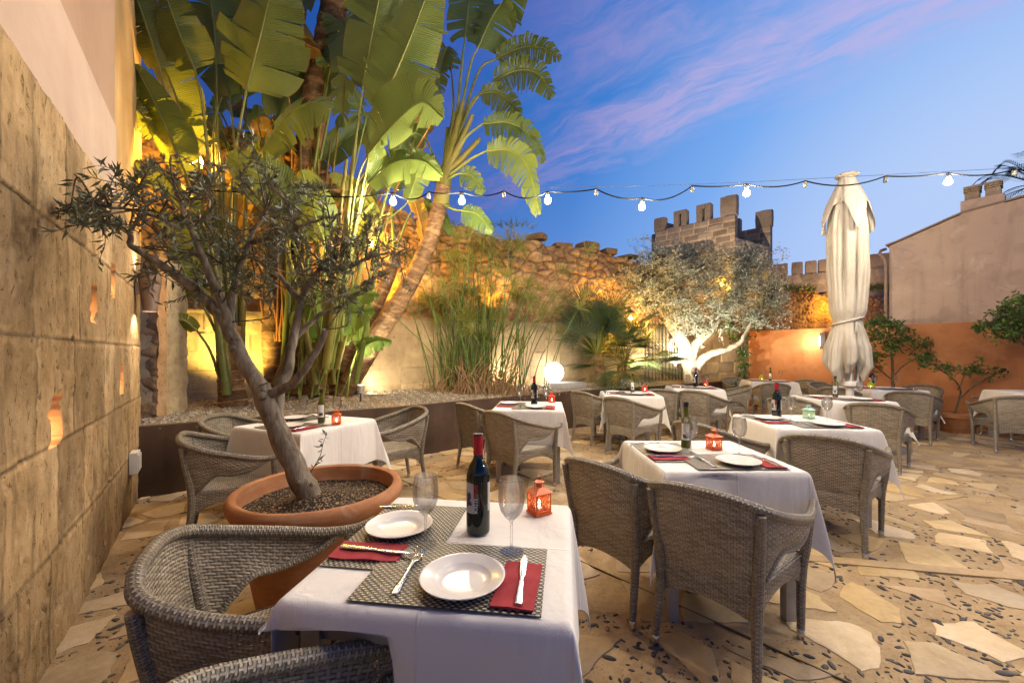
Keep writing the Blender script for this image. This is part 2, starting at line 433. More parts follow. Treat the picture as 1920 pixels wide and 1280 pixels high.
weave('placemat', (.26, .23, .165), (.60, .56, .44), (.022, .019, .015), .0092, .0076, .002, .38, gap=(.34, .66))
# table linen
m, g, b = newmat('linen'); p = g.coord()
c = g.ramp(g.noise(p, 2.5, 4, .6), [(.3, (.66, .625, .57)), (.7, (.73, .695, .635))])
fold = g.noise(g.map(p, scale=(3, 3, .8)), 2.0, 3, .5, .6)
sx_, sy_, sz_ = g.sep(p)[0:3]
for ax_, of_ in ((sx_, .004), (sy_, -.003), (g.m('SUBTRACT', g.m('ABSOLUTE', sx_), .345), 0), (g.m('SUBTRACT', g.m('ABSOLUTE', sy_), .36), 0)):     # ironed creases
    fold = g.m('ADD', fold, g.m('MULTIPLY', g.m('SUBTRACT', 1.0, g.smooth(g.m('ABSOLUTE', g.m('SUBTRACT', ax_, of_)), 0, .006)), .10))
fold = g.m('ADD', fold, g.m('MULTIPLY', g.noise(p, 9, 4, .6, 1.0), .16))
setp(g, b, c, .85, g.bump(g.m('ADD', fold, g.m('MULTIPLY', g.noise(p, 500, 2), .03)), .016), spec=.2, **{'Sheen Weight': .15}); M['linen'] = m
m, g, b = newmat('napkin'); p = g.coord()
setp(g, b, g.ramp(g.noise(p, 22, 5, .65), [(.3, (.30, .038, .045)), (.7, (.40, .062, .066))]), .9, g.bump(g.noise(p, 380, 3), .001), spec=.15); M['napkin'] = m
m, g, b = newmat('canvas'); p = g.coord()
c = g.ramp(g.noise(g.map(p, scale=(1, 1, .5)), 2.2, 6, .6, .4), [(.3, (.35, .315, .26)), (.55, (.44, .405, .345)), (.75, (.49, .455, .39))])
c = g.mix(g.m('MULTIPLY', g.smooth(g.noise(g.map(p, scale=(5, 5, .5)), 1.5, 6, .65, .4), .52, .72), .45), c, (.27, .215, .15))
setp(g, b, c, .9, g.bump(g.m('ADD', g.noise(p, 7, 5, .6, .8), g.m('MULTIPLY', g.noise(g.map(p, scale=(9, 9, .5)), 2.0, 5, .6, .6), 1.0)), .014), spec=.15)
M['canvas'] = m
# corten planter steel
m, g, b = newmat('corten'); p = g.coord()
n = g.noise(p, 2.2, 7, .65, .5); n2 = g.noise(g.map(p, scale=(5, 5, .6)), 1.5, 5, .6)
c = g.ramp(g.m('ADD', g.m('MULTIPLY', n, .6), g.m('MULTIPLY', n2, .4)), [(.3, (.030, .018, .012)), (.5, (.060, .034, .020)), (.72, (.105, .058, .032))])
setp(g, b, c, .62, g.bump(g.noise(p, 80, 4), .001), spec=.4); M['corten'] = m
m, g, b = newmat('terracotta'); p = g.coord()
n = g.noise(p, 3.5, 6, .6, .5); n2 = g.noise(g.map(p, scale=(1, 1, 7)), 3.0, 5, .6)
c = g.ramp(g.m('ADD', g.m('MULTIPLY', n, .5), g.m('MULTIPLY', n2, .5)), [(.32, (.24, .095, .038)), (.52, (.36, .155, .065)), (.66, (.46, .25, .13))])
c = g.mix(g.m('MULTIPLY', g.smooth(g.noise(g.map(p, scale=(2.2, 2.2, .9), loc=(3, 1, 0)), 2.2, 6, .68, .8), .56, .72), .55), c, (.52, .40, .29))
c = g.mix(g.m('MULTIPLY', g.smooth(g.noise(g.map(p, loc=(7, 1, 0)), 5, 6, .7, .5), .58, .70), .5), c, (.16, .07, .035))
setp(g, b, c, .78, g.bump(g.m('ADD', n2, g.m('MULTIPLY', g.noise(p, 60, 3), .4)), .004), spec=.3); M['terracotta'] = m
m, g, b = newmat('soil'); p = g.coord()
sp = g.smooth(g.voro(p, 150, rand=1.0), .12, .3); vcol = g.voro(p, 150, out='Color')
sh = g.sep(vcol)[0]
c = g.mix(g.smooth(sh, .80, .86), (.020, .013, .008), (.30, .20, .11))
setp(g, b, c, .9, g.bump(g.m('ADD', sp, g.noise(p, 40, 4)), .012), spec=.3); M['soil'] = m
# plants
def mat_leaf(name, lo, hi, trans=.3, rough=.4, rib=0.0, scale=3, tint=False, spec=.4):
    m, g, b = newmat(name); p = g.coord()
    c = g.ramp(g.noise(p, scale, 5, .6, .3), [(.3, lo), (.7, hi)])
    nm = None
    if rib:
        uv = g.sep(g.n('ShaderNodeUVMap', uv_map='UVMap').outputs[0])
        r = g.m('SINE', g.m('MULTIPLY', uv[0], 2 * math.pi / rib))
        r2 = g.noise(g.m('MULTIPLY', uv[0], 60), 1.0, 3)
        c = g.mix(g.m('MULTIPLY', g.smooth(r, .2, .9), .28), c, tuple(min(1, v * 1.7) for v in hi))
        edge = g.smooth(uv[1], .93, .995)
        c = g.mix(g.m('MULTIPLY', edge, .75), c, (.20, .12, .03))
        nm = g.bump(g.m('ADD', g.m('MULTIPLY', r, .5), r2), .0022)
    if tint: c = g.mix(1.0, c, g.attr('tint'), 'MULTIPLY')
    setp(g, b, c, rough, nm, spec=spec)
    if trans:
        tl = g.n('ShaderNodeBsdfTranslucent'); g.put(tl.inputs[0], g.mix(.5, c, tuple(min(1, v * 2.2) for v in hi)))
        if nm is not None: g.put(tl.inputs['Normal'], nm)
        mx = g.n('ShaderNodeMixShader'); mx.inputs[0].default_value = trans
        g.nt.links.new(b.outputs[0], mx.inputs[1]); g.nt.links.new(tl.outputs[0], mx.inputs[2])
        g.nt.links.new(mx.outputs[0], g.nt.nodes['Material Output'].inputs[0])
    M[name] = m
mat_leaf('paddle_leaf', (.068, .105, .022), (.15, .195, .046), .32, .33, rib=.019, scale=1.6, tint=True)
mat_leaf('leaf_stalk', (.11, .13, .028), (.22, .22, .06), .08, .45, scale=5, tint=True)
mat_leaf('olive_leaf', (.055, .064, .034), (.125, .135, .08), .15, .42, scale=9, tint=True)
mat_leaf('olive_pale', (.17, .18, .125), (.36, .375, .29), .25, .45, scale=3, tint=True)
mat_leaf('palm_leaf', (.045, .08, .026), (.115, .17, .06), .15, .42, scale=4, tint=True)
mat_leaf('reed_green', (.05, .10, .018), (.12, .19, .035), .15, .45, scale=5, tint=True)
mat_leaf('umbel', (.13, .15, .028), (.26, .25, .06), .3, .6, scale=3, tint=True)
mat_leaf('shrub_leaf', (.035, .075, .014), (.09, .15, .030), .25, .4, scale=5, tint=True)
mat_stone('dead_reed', [(.14, .075, .035), (.28, .17, .085), (.42, .28, .15)], 9, .004, pits=False)
def mat_bark(name, cols, sc=(1, 1, .35), s=14, bump=.006):
    m, g, b = newmat(name); p = g.coord()
    n = g.noise(g.map(p, scale=sc), s, 6, .65, .5); k = g.smooth(g.voro(p, 9), .0, .12)
    c = g.ramp(n, [(.3, cols[0]), (.52, cols[1]), (.72, cols[2])])
    setp(g, b, g.mix(1.0, c, g.attr('tint'), 'MULTIPLY'), .85, g.bump(g.m('ADD', n, g.m('MULTIPLY', k, .3)), bump), spec=.25); M[name] = m
mat_bark('olive_bark', [(.075, .056, .038), (.19, .155, .11), (.33, .28, .21)], (1, 1, .3), 26, .010)
mat_bark('pale_bark', [(.17, .135, .095), (.28, .23, .17), (.37, .32, .25)])
mat_bark('fibre_bark', [(.085, .045, .02), (.20, .11, .05), (.36, .22, .11)], (1, 1, 2.2), 9)
mat_bark('twig', [(.06, .045, .03), (.11, .085, .055), (.16, .125, .085)], s=30, bump=.002)

# ---------------------------------------------------------------- ground: mortar, broken flagstones, pebbles
gb = MB()
xs = np.array([-60, -8, -5, 12, 40, 60]); 
gb.grid(np.stack(np.meshgrid(np.linspace(-80, 80, 9), np.linspace(-20, 140, 9), indexing='ij') + [np.zeros((9, 9))], -1))
tag(gb.build('ground', M['mortar'], smooth=False), kind='structure')
def clip(poly, n, c):
    out = []
    for i in range(len(poly)):
        a, b = poly[i], poly[(i + 1) % len(poly)]; da, db = np.dot(a, n) - c, np.dot(b, n) - c
        if da <= 0: out.append(a)
        if da * db < 0: out.append(a + (b - a) * da / (da - db))
    return out
def paving():
    r = np.random.default_rng(21)
    seeds = []
    while len(seeds) < 1500:
        p = np.array([r.uniform(-4.6, 9.2), r.uniform(.3, 10.2)])
        md = .23 + .14 * r.random()
        if not seeds or np.min(np.linalg.norm(np.array(seeds) - p, axis=1)) > md: seeds.append(p); miss = 0
        else:
            miss += 1
            if miss > 400: break
    S = np.array(seeds); sl = MB(); polys = []
    for i, s in enumerate(S):
        dd = np.linalg.norm(S - s, axis=1); nb = np.argsort(dd)[1:14]
        poly = [s + np.array(v) for v in ((-.6, -.6), (.6, -.6), (.6, .6), (-.6, .6))]
        for j in nb:
            mid = (s + S[j]) / 2; n = (S[j] - s) / dd[j]
            poly = clip(poly, n, np.dot(mid, n) - r.uniform(.005, .032))
            if len(poly) < 3: break
        if len(poly) < 3: continue
        # knock corners off and drop some vertices so that shapes become shards
        if len(poly) > 4 and r.random() < .75:
            for _ in range(r.integers(1, len(poly) - 3)):
                if len(poly) > 3: poly.pop(r.integers(len(poly)))
        ctr = np.mean(poly, axis=0); a = r.uniform(.74, .94)
        poly = [ctr + (p - ctr) * a for p in poly]
        if r.random() < .07: polys.append(None); continue
        pts = []
        for k in range(len(poly)):
            p, q = poly[k], poly[(k + 1) % len(poly)]; L = np.linalg.norm(q - p); n = max(2, int(L / .045))
            nn = np.array([q[1] - p[1], p[0] - q[0]]) / (L + 1e-9)
            bow = r.normal(0, .010)
            for t in range(n):
                f = t / n
                pts.append(p + (q - p) * (f + (.06 / n if t else 0)) + nn * (bow * math.sin(math.pi * f) + r.normal(0, .0035)))
        pts = np.array(pts); m = len(pts)
        # a slab must not run under the wall or the planter, and stays off the long joints
        z = .006 + r.uniform(-.001, .002)
        d = pts - pts.mean(0); ln = np.linalg.norm(d, axis=1)[:, None] + 1e-9
        v = np.vstack([np.c_[pts, np.full(m, -.004)], np.c_[pts - d / ln * .001, np.full(m, z - .002)], np.c_[pts - d / ln * .006, np.full(m, z)]])
        fs = []
        for k in range(m):
            k2 = (k + 1) % m
            fs += [(k, k2, m + k2, m + k), (m + k, m + k2, 2 * m + k2, 2 * m + k)]
        fs.append(tuple(range(2 * m, 3 * m)))
        base = np.array([[1, .95, .80], [1.10, 1.06, .98], [.80, .76, .76], [.98, .90, .72], [1.16, 1.16, 1.2], [.80, .74, .72], [.92, .92, .98]][r.integers(7)]) * r.uniform(.74, 1.12)
        sl.add(v, fs, None, base); polys.append(pts)
        keep.append(pts)
    o = sl.build('paving_slabs', M['slab'], angle=30); tag(o, kind='structure')
keep = []
paving()
def pebbles():
    r = np.random.default_rng(5)
    cent = np.array([k.mean(0) for k in keep]); rad = np.array([np.linalg.norm(k - k.mean(0), axis=1).max() for k in keep])
    ico = []; t = (1 + 5 ** .5) / 2
    V = np.array([(-1, t, 0), (1, t, 0), (-1, -t, 0), (1, -t, 0), (0, -1, t), (0, 1, t), (0, -1, -t), (0, 1, -t), (t, 0, -1), (t, 0, 1), (-t, 0, -1), (-t, 0, 1)], float)
    V /= np.linalg.norm(V[0])
    Fi = [(0, 11, 5), (0, 5, 1), (0, 1, 7), (0, 7, 10), (0, 10, 11), (1, 5, 9), (5, 11, 4), (11, 10, 2), (10, 7, 6), (7, 1, 8), (3, 9, 4), (3, 4, 2), (3, 2, 6), (3, 6, 8), (3, 8, 9), (4, 9, 5), (2, 4, 11), (6, 2, 10), (8, 6, 7), (9, 8, 1)]
    # one round of subdivision
    mid = {}; F2 = []; VV = [v for v in V]
    def mp(a, b):
        k = (min(a, b), max(a, b))
        if k not in mid: p = VV[a] + VV[b]; VV.append(p / np.linalg.norm(p)); mid[k] = len(VV) - 1
        return mid[k]
    for a, b, c in Fi:
        x, y, z = mp(a, b), mp(b, c), mp(c, a); F2 += [(a, x, z), (b, y, x), (c, z, y), (x, y, z)]
    V2 = np.array(VV)
    mb = MB(); n = 0
    for _ in range(60000):
        if n > 7000: break
        d = .55 + 9 * r.random() ** 1.5; x = d * r.uniform(-1.25, 1.34)
        if x < -.74 * d - .72 or x > 9: continue
        p = np.array([x, d])
        if fbm(np.array(p[0] * 1.3), np.array(p[1] * 1.3), 3, 5) < .36: continue
        cand = np.where(np.linalg.norm(cent - p, axis=1) < rad + .02)[0]; bad = False
        for c in cand:
            q = keep[c]; e = np.roll(q, -1, 0) - q; w_ = p - q
            cr = e[:, 0] * w_[:, 1] - e[:, 1] * w_[:, 0]; dist = cr / (np.linalg.norm(e, axis=1) + 1e-9)
            if (dist > -.005).all() or (dist < .005).all(): bad = True; break
        if bad: continue
        s = np.exp(r.normal(-4.78, .36)); a = r.uniform(0, math.pi)
        sc = np.array([s * r.uniform(1.2, 1.9), s * r.uniform(.65, .95), s * .42])
        W = V2 * sc; W = W @ np.array([[math.cos(a), math.sin(a), 0], [-math.sin(a), math.cos(a), 0], [0, 0, 1]]) + np.array([p[0], p[1], .001])
        col = [np.array((.09, .083, .078)), np.array((.16, .135, .105)), np.array((.28, .22, .145)), np.array((.055, .054, .056))][r.choice(4, p=[.45, .2, .15, .2])] * r.uniform(.7, 1.3)
        mb.add(W, F2, None, col); n += 1
    tag(mb.build('pebbles', M['pebble'], angle=180), kind='stuff')
pebbles()
# long straight joint strips across the courtyard
jb = MB()
for a, b, wd in (((1.55, 2.66), (4.6, 2.05), .085), ((-1.9, 4.95), (1.9, 1.05), .007), ((1.0, 6.6), (6.8, 3.9), .09)):
    a = np.array(a); b = np.array(b); c = (a + b) / 2; L = np.linalg.norm(b - a)
    jb.box((c[0], c[1], .0075 if wd > .03 else .0052), (L, wd, .009), math.atan2(b[1] - a[1], b[0] - a[0]), (.80, .74, .68) if wd > .03 else (.22, .19, .16))
tag(jb.build('joint_strips', M['slab'], smooth=False), kind='structure')

# ---------------------------------------------------------------- left wall: big ashlar blocks, slots, plaster above
def LW(Y): return -.711 - .74 * Y
lw0 = (LW(.05), .05); lw1 = (LW(3.76), 3.76); LWL = math.hypot(lw1[0] - lw0[0], lw1[1] - lw0[1])
lk = LWL / 3.71                                        # wall length per metre of Y
SLOT = [((y - .05) * lk, z) for y, z in ((1.783, 1.03), (2.349, 1.62), (2.759, 1.83), (3.013, 1.137))]
left_wall = thing('stone_wall', 'tall wall of big pitted sandstone blocks with lit slots and plaster above', 'wall', (lw0[0], lw0[1], 0))
COURSE = [-.2, .465, .93, 1.395, 1.90, 2.42]
rj = np.random.default_rng(3)
JO = []
for k in range(5):
    e = [-.3]
    while e[-1] < LWL + .5: e.append(e[-1] + rj.uniform(.30, .78))
    JO.append(np.array(e))
def blocks(u, z):
    wob0 = .012 * (fbm(u * 3, z * 3, 3, 9) - .45); ci = np.clip(np.searchsorted(COURSE, z + wob0) - 1, 0, 4)
    dj = np.full(u.shape, 9.0); bid = np.zeros(u.shape)
    wob = .012 * (fbm(u * 3, z * 3, 3, 9) - .45)
    for k in range(5):
        e = JO[k]; uu = u + wob; i = np.clip(np.searchsorted(e, uu) - 1, 0, len(e) - 2)
        d = np.minimum(uu - e[i], e[i + 1] - uu); sel = ci == k
        dj = np.where(sel, d, dj); bid = np.where(sel, k * 37.0 + i, bid)
    C = np.array(COURSE); zz = z + wob
    dz = np.minimum(np.abs(zz - C[np.clip(ci, 0, 5)]), np.abs(C[np.clip(ci + 1, 0, 5)] - zz))
    return np.minimum(dj, dz), bid
def disp_left(u, z):
    d, bid = blocks(u, z)
    j = np.clip(d / .011, 0, 1)
    h = -.006 * (1 - j) ** 2 * (.5 + fbm(u * 4, z * 4, 2, 3)) - .012 * np.clip((fbm(u * 26, z * 15, 3, 12) - .56) * 8, 0, 1) + .004 * (np.sin(bid * 12.9898) * .5) + .014 * (fbm(u * 5, z * 5, 4, 1) - .45) + .008 * (fbm(u * 30, z * 18, 3, 2) - .45)
    for su, sz in SLOT:
        ins = (np.abs(u - su - .008 * np.sin(z * 40)) < .066) & (np.abs(z - sz) < .112)
        h = np.where(ins, -.20, h)
    return h
def tint_left(u, z):
    d, bid = blocks(u, z)
    t = 1 + .22 * np.sin(bid * 78.233 + 1.3)
    c = np.stack([t, t * .98, t * .95], -1)
    jd = np.clip(1 - d / .012, 0, 1)[..., None] * (.35 + 1.0 * fbm(u * 3 + 9, z * 3, 3, 15))[..., None]; c = c * (1 - .75 * np.clip(jd, 0, 1))
    halo = np.clip(1 - np.abs(d - .022) / .016, 0, 1)[..., None] * np.clip(fbm(u * 2, z * 2 + 5, 3, 19) * 3 - .9, 0, 1)[..., None]; c = c + halo * np.array([.40, .38, .36])
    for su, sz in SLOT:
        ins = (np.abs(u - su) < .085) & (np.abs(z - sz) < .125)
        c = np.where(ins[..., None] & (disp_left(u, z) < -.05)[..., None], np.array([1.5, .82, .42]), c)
    return c
mb = MB(); wall_field(mb, lw0, lw1, -.05, 2.42, disp_left, 540, 290, .32, col=tint_left)
mb.build('ashlar_blocks', M['ashlar'], left_wall, loc=(lw0[0], lw0[1], 0), angle=60)
pd = lambda a: (lambda u, z: a + .004 * (fbm(u * 3, z * 3, 4, 4) - .45))
up1 = (LW(2.93), 2.93)
mb = MB(); wall_field(mb, lw0, up1, 2.423, 2.975, pd(-.014), 60, 16, .3); mb.build('lower_plaster', M['plaster_pale'], left_wall, loc=(lw0[0], lw0[1], 0))
mb = MB(); wall_field(mb, lw0, up1, 2.978, 6.5, pd(-.022), 60, 40, .3); mb.build('upper_plaster', M['plaster_brown'], left_wall, loc=(lw0[0], lw0[1], 0))
mb = MB(); wall_field(mb, (up1[0] - .002, up1[1] + .004), (LW(4.75), 4.75), 2.423, 6.5, pd(-.13), 40, 60, .2); mb.build('ochre_plaster', M['plaster_ochre'], left_wall, loc=(lw0[0], lw0[1], 0))
for su, sz in SLOT:                                     # added point light stands in for the lit space behind each slot
    t = np.array([lw1[0] - lw0[0], lw1[1] - lw0[1]]) / LWL; n = np.array([t[1], -t[0]])
    q = np.array(lw0) + t * su - n * .10
    l = bpy.data.objects.new('slot_light', bpy.data.lights.new('slot_light', 'POINT')); COL.objects.link(l)
    l.data.energy = PW['slot']; l.data.color = (1, .6, .3); l.data.shadow_soft_size = .02; l.location = (q[0], q[1], sz - .085)
# rough pier where the wall meets the planter
def disp_pier(u, z):
    d1, d2, i = vorof(u * 3.4 + 7 + .5 * fbm(u * 2, z * 2, 2, 3), z * 7.5 + .6 * fbm(u * 3, z * 3, 2, 4), 4, .95)
    return .014 * np.clip((d2 - d1) * 3, 0, 1) + .02 * (i - .5) + .05 * (fbm(u * 7, z * 9, 5, 6) - .5)
pier = thing('stone_pier', 'narrow rough stone pier at the end of the sandstone block wall', 'pillar', (-3.75, 4.15, 0))
mb = MB(); wall_field(mb, (-4.35, 4.22), (-3.73, 4.22), 0, 2.35, disp_pier, 50, 150, .1, col=lambda u, z: np.ones(u.shape + (3,)) * .9)
mb.build('front_face', M['rubble'], pier, loc=(-3.75, 4.15, 0))
mb = MB(); wall_field(mb, (-3.745, 4.235), (-3.86, 4.75), 0, 2.35, lambda u, z: disp_pier(u, z) * .6, 40, 130, .3)
mb.build('side_face', M['masonry'], pier, loc=(-3.75, 4.15, 0))

# ---------------------------------------------------------------- city wall behind the planting
BW = lambda X: 7.65 + .5 * X
city = thing('city_wall', 'long old city wall, smooth pale masonry below and rough rubble stone above', 'wall', (0, 7.65, 0))
b0, b1 = (-5.2, BW(-5.2)), (15.0, BW(15.0)); BL = math.hypot(b1[0] - b0[0], b1[1] - b0[1])
def u2x(u): return b0[0] + u * (b1[0] - b0[0]) / BL
def masonry_cells(u, z, ch=.27, bw=.62):
    r = np.floor(z / ch); off = (np.sin(r * 91.7) * .5 + .5) * bw
    uu = (u + off) / bw; k = np.floor(uu); f = uu - k
    d = np.minimum(np.minimum(f, 1 - f) * bw, np.minimum(z / ch - r, 1 - (z / ch - r)) * ch)
    return d, np.sin(r * 12.99 + k * 78.23) 
def disp_low(u, z):
    d, i = masonry_cells(u, z)
    return -.010 * (1 - np.clip(d / .014, 0, 1)) + .012 * i + .03 * (fbm(u * 1.3, z * 1.3, 4, 2) - .5) + .012 * (fbm(u * 12, z * 12, 3, 3) - .5)
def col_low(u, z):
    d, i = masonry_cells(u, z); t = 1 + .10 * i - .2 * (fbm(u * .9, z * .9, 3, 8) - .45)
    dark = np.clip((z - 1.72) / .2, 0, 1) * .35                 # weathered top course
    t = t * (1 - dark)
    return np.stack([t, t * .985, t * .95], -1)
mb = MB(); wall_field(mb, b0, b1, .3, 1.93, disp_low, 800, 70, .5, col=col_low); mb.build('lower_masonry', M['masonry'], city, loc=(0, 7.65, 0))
def disp_rub(u, z):
    w_ = .25 * fbm(u * 1.1, z * 1.1, 2, 13)
    d1, d2, i = vorof(u * 3.7 + w_ * 3, z * 5.6 + w_ * 2, 11, .95)
    e1, e2, k = vorof(u * 6.5, z * 8, 23)
    big = np.clip((d2 - d1) * 2.6, 0, 1); top = np.clip((z - 2.55) / .5, 0, 1)
    return -.06 + (.06 * big + .06 * (i - .5)) * (.10 + .90 * top) + .03 * np.clip((e2 - e1) * 2, 0, 1) + .11 * (fbm(u * 2.2, z * 2.6, 4, 31) - .5) + .05 * (fbm(u * 11, z * 13, 3, 5) - .5)
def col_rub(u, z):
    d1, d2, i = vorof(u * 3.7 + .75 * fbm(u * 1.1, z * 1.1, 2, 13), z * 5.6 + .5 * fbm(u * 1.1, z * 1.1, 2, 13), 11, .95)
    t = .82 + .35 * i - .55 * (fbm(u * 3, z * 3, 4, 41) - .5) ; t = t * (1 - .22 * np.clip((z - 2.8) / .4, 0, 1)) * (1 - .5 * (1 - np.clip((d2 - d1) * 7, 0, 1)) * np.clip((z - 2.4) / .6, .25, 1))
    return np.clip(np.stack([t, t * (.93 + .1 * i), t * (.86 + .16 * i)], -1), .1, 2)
def top_rub(u):
    x = u2x(u)
    base = np.interp(x, [-5.2, -3.4, -2.6, -1.4, 0, 1.5, 3.2, 4.4, 5.5, 8, 15], [4.7, 4.6, 4.0, 3.72, 3.60, 3.52, 3.48, 3.3, 3.15, 3.2, 3.45])
    st = np.floor(vnoise(u * 2.2, u * 0, 3) * 4) / 4
    return base + .16 * (st - .5) + .05 * (vnoise(u * 9, u * 0 + 3, 8) - .5)
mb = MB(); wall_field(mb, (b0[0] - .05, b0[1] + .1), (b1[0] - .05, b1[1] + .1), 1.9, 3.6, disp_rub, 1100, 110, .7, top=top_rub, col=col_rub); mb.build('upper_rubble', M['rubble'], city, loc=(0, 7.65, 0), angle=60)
def stone_block(mb, c, size, rot, seed, col):
    "a weathered squared stone: subdivided box with noise"
    r = np.random.default_rng(seed); n = 5
    for ax in range(3):
        for sg in (-1, 1):
            a = np.linspace(-1, 1, n); A, B = np.meshgrid(a, a, indexing='ij'); P = np.zeros((n, n, 3))
            P[..., ax] = sg; P[..., (ax + 1) % 3] = A; P[..., (ax + 2) % 3] = B
            rd = np.linalg.norm(P, axis=-1, keepdims=True); Q = P * (1 - .055 * np.clip(rd - 1.1, 0, 1) * 2.2)
            Q = Q + .05 * (np.stack([vnoise(P[..., 1] * 3 + seed, P[..., 2] * 3 + P[..., 0] * 5, 1 + k) for k in range(3)], -1) - .5)
            Q = Q * np.array(size) / 2
            ca, sa = math.cos(rot), math.sin(rot)
            Q = Q @ np.array([[ca, sa, 0], [-sa, ca, 0], [0, 0, 1]]) + np.array(c)
            mb.grid(Q, None, col, flip=sg * 1 > 0)
for i, (xp, yp, wd, ht) in enumerate(((1006, 446, .26, .13), (1052, 463, .40, .09), (1101, 465, .40, .20), (1139, 474, .30, .13), (1176, 483, .34, .07))):
    p = (xp - 960) / F; Y = 7.85 / (1 - .5 * p); q = px(xp, yp, Y + .25)
    mb = MB(); stone_block(mb, q - np.array([0, 7.65, 0]), (wd, .4, ht), math.atan(.5) + (.5, -.2, .1, -.15, .3)[i], i + 5, (.50, .47, .45)); mb.build('coping_stone', M['rubble'], city, angle=50)
# rear battlements to the right of the tower and a few in front of it
def battlement(name, label, p0, p1, z0, zt, merl, mw, mh, seed, mat='tower_stone'):
    t = thing(name, label, 'wall', (p0[0], p0[1], 0))
    dsp = lambda u, z: .04 * np.clip((vorof(u * 2.4, z * 3.4, seed)[1] - vorof(u * 2.4, z * 3.4, seed)[0]) * 2, 0, 1) + .08 * (fbm(u * 2, z * 2, 4, seed) - .5)
    mb = MB(); wall_field(mb, p0, p1, z0, zt, dsp, 160, 40, .8, col=lambda u, z: np.ones(u.shape + (3,)) * (.85 + .4 * (vorof(u * 2.4, z * 3.4, seed)[2][..., None] - .5)))
    mb.build('curtain_wall', M[mat], t, loc=(p0[0], p0[1], 0), angle=60)
    a = math.atan2(p1[1] - p0[1], p1[0] - p0[0]); nrm = np.array([-math.sin(a), math.cos(a)])
    for k, f in enumerate(merl):
        c = np.array(p0) * (1 - f) + np.array(p1) * f + nrm * .3 - np.array(p0)
        mb = MB(); stone_block(mb, (c[0], c[1], zt + mh / 2 - .03), (mw, .55, mh), a, seed * 10 + k, (.95 - .07 * (k % 3),) * 3)
        mb.build('merlon', M[mat], t, angle=50)
q0 = px(1440, 520, 18.5); q1 = px(1690, 524, 16.0)
battlement('battlement_wall', 'crenellated wall running right from the tower behind the parasol', q0[:2], q1[:2], 2.6, q0[2], [((x - 960) / F * q0[1] - q0[0]) / (q1[0] - q0[0] - (x - 960) / F * (q1[1] - q0[1])) for x in (1446, 1467, 1495, 1521, 1546, 1572, 1594, 1616, 1638, 1660)], .42, .62, 3)
q0 = px(1222, 478, 14.5); q1 = px(1350, 503, 13.0)
battlement('battlement_wall', 'low stretch of crenellated wall in front of the square tower', q0[:2], q1[:2], 2.4, px(1280, 486, 14)[2], [.16, .46, .75], .52, .52, 6)
# square tower
def tower():
    t = thing('stone_tower', 'square medieval stone tower with notched battlements', 'tower', (12.26, 22, 0))
    o = np.array([12.26, 22.0, 0]); A = np.array([9.0, 25.2]); B = np.array([12.26, 22.0]); Cc = np.array([15.5, 24.0]); D = np.array([12.3, 27.2])
    def cells(u, z): return masonry_cells(u, z, .36, .80)
    dsp = lambda u, z: -.03 * (1 - np.clip(cells(u, z)[0] / .04, 0, 1)) + .02 * cells(u, z)[1] + .03 * (fbm(u * 4, z * 4, 3, 2) - .5)
    def cl(u, z):
        d, i = cells(u, z); k = 1 + .26 * i; k = np.where(d < .03, 1.6, k)
        return np.stack([k, k, k], -1)
    ZP = 9.0
    for nm, p, q, zt in (('front_wall', A, B, ZP), ('side_wall', B, Cc, 7.7), ('rear_wall', D + (Cc - D) * .0, Cc, ZP)):
        mb = MB(); wall_field(mb, p, q, 1.5, zt, dsp, 120, 150, .5, col=cl); mb.build(nm, M['tower_stone'], t, loc=tuple(o), angle=60)
    mb = MB(); wall_field(mb, A + (.3, .3), D, 1.5, ZP, dsp, 40, 40, .5, col=cl); mb.build('far_wall', M['tower_stone'], t, loc=tuple(o), angle=60)
    def merlon(p, q, f, wd, h, slit, base=ZP):
        d = (q - p) / np.linalg.norm(q - p); c = p + (q - p) * f; n = np.array([-d[1], d[0]]); a = math.atan2(d[1], d[0])
        mb = MB(); c3 = np.array([c[0] + n[0] * .25, c[1] + n[1] * .25, base]) - o
        if slit:
            sw = .16; lw = (wd - sw) / 2
            for sg in (-1, 1): mb.box((c3[0] + d[0] * sg * (sw + lw) / 2, c3[1] + d[1] * sg * (sw + lw) / 2, base + h * .4 - .02), (lw, .5, h * .8), a)
            mb.box((c3[0], c3[1], base + h * .9 - .018), (wd, .5, h * .2), a)
        else: stone_block(mb, (c3[0], c3[1], base + h / 2 - .04), (wd, .5, h), a, int(f * 50), (1, 1, 1))
        mb.build('merlon', M['tower_stone'], t, angle=50)
    merlon(A, B, .06, .72, .85, False); merlon(A, B, .34, .74, .95, True); merlon(A, B, .635, .78, .98, True); merlon(A, B, .925, .86, 1.15, False)
    merlon(D, Cc, .55, .75, .85, True); merlon(D, Cc, .92, .9, 1.05, False); merlon(A + (.3, .3), D, .35, .7, .85, False)
tower()
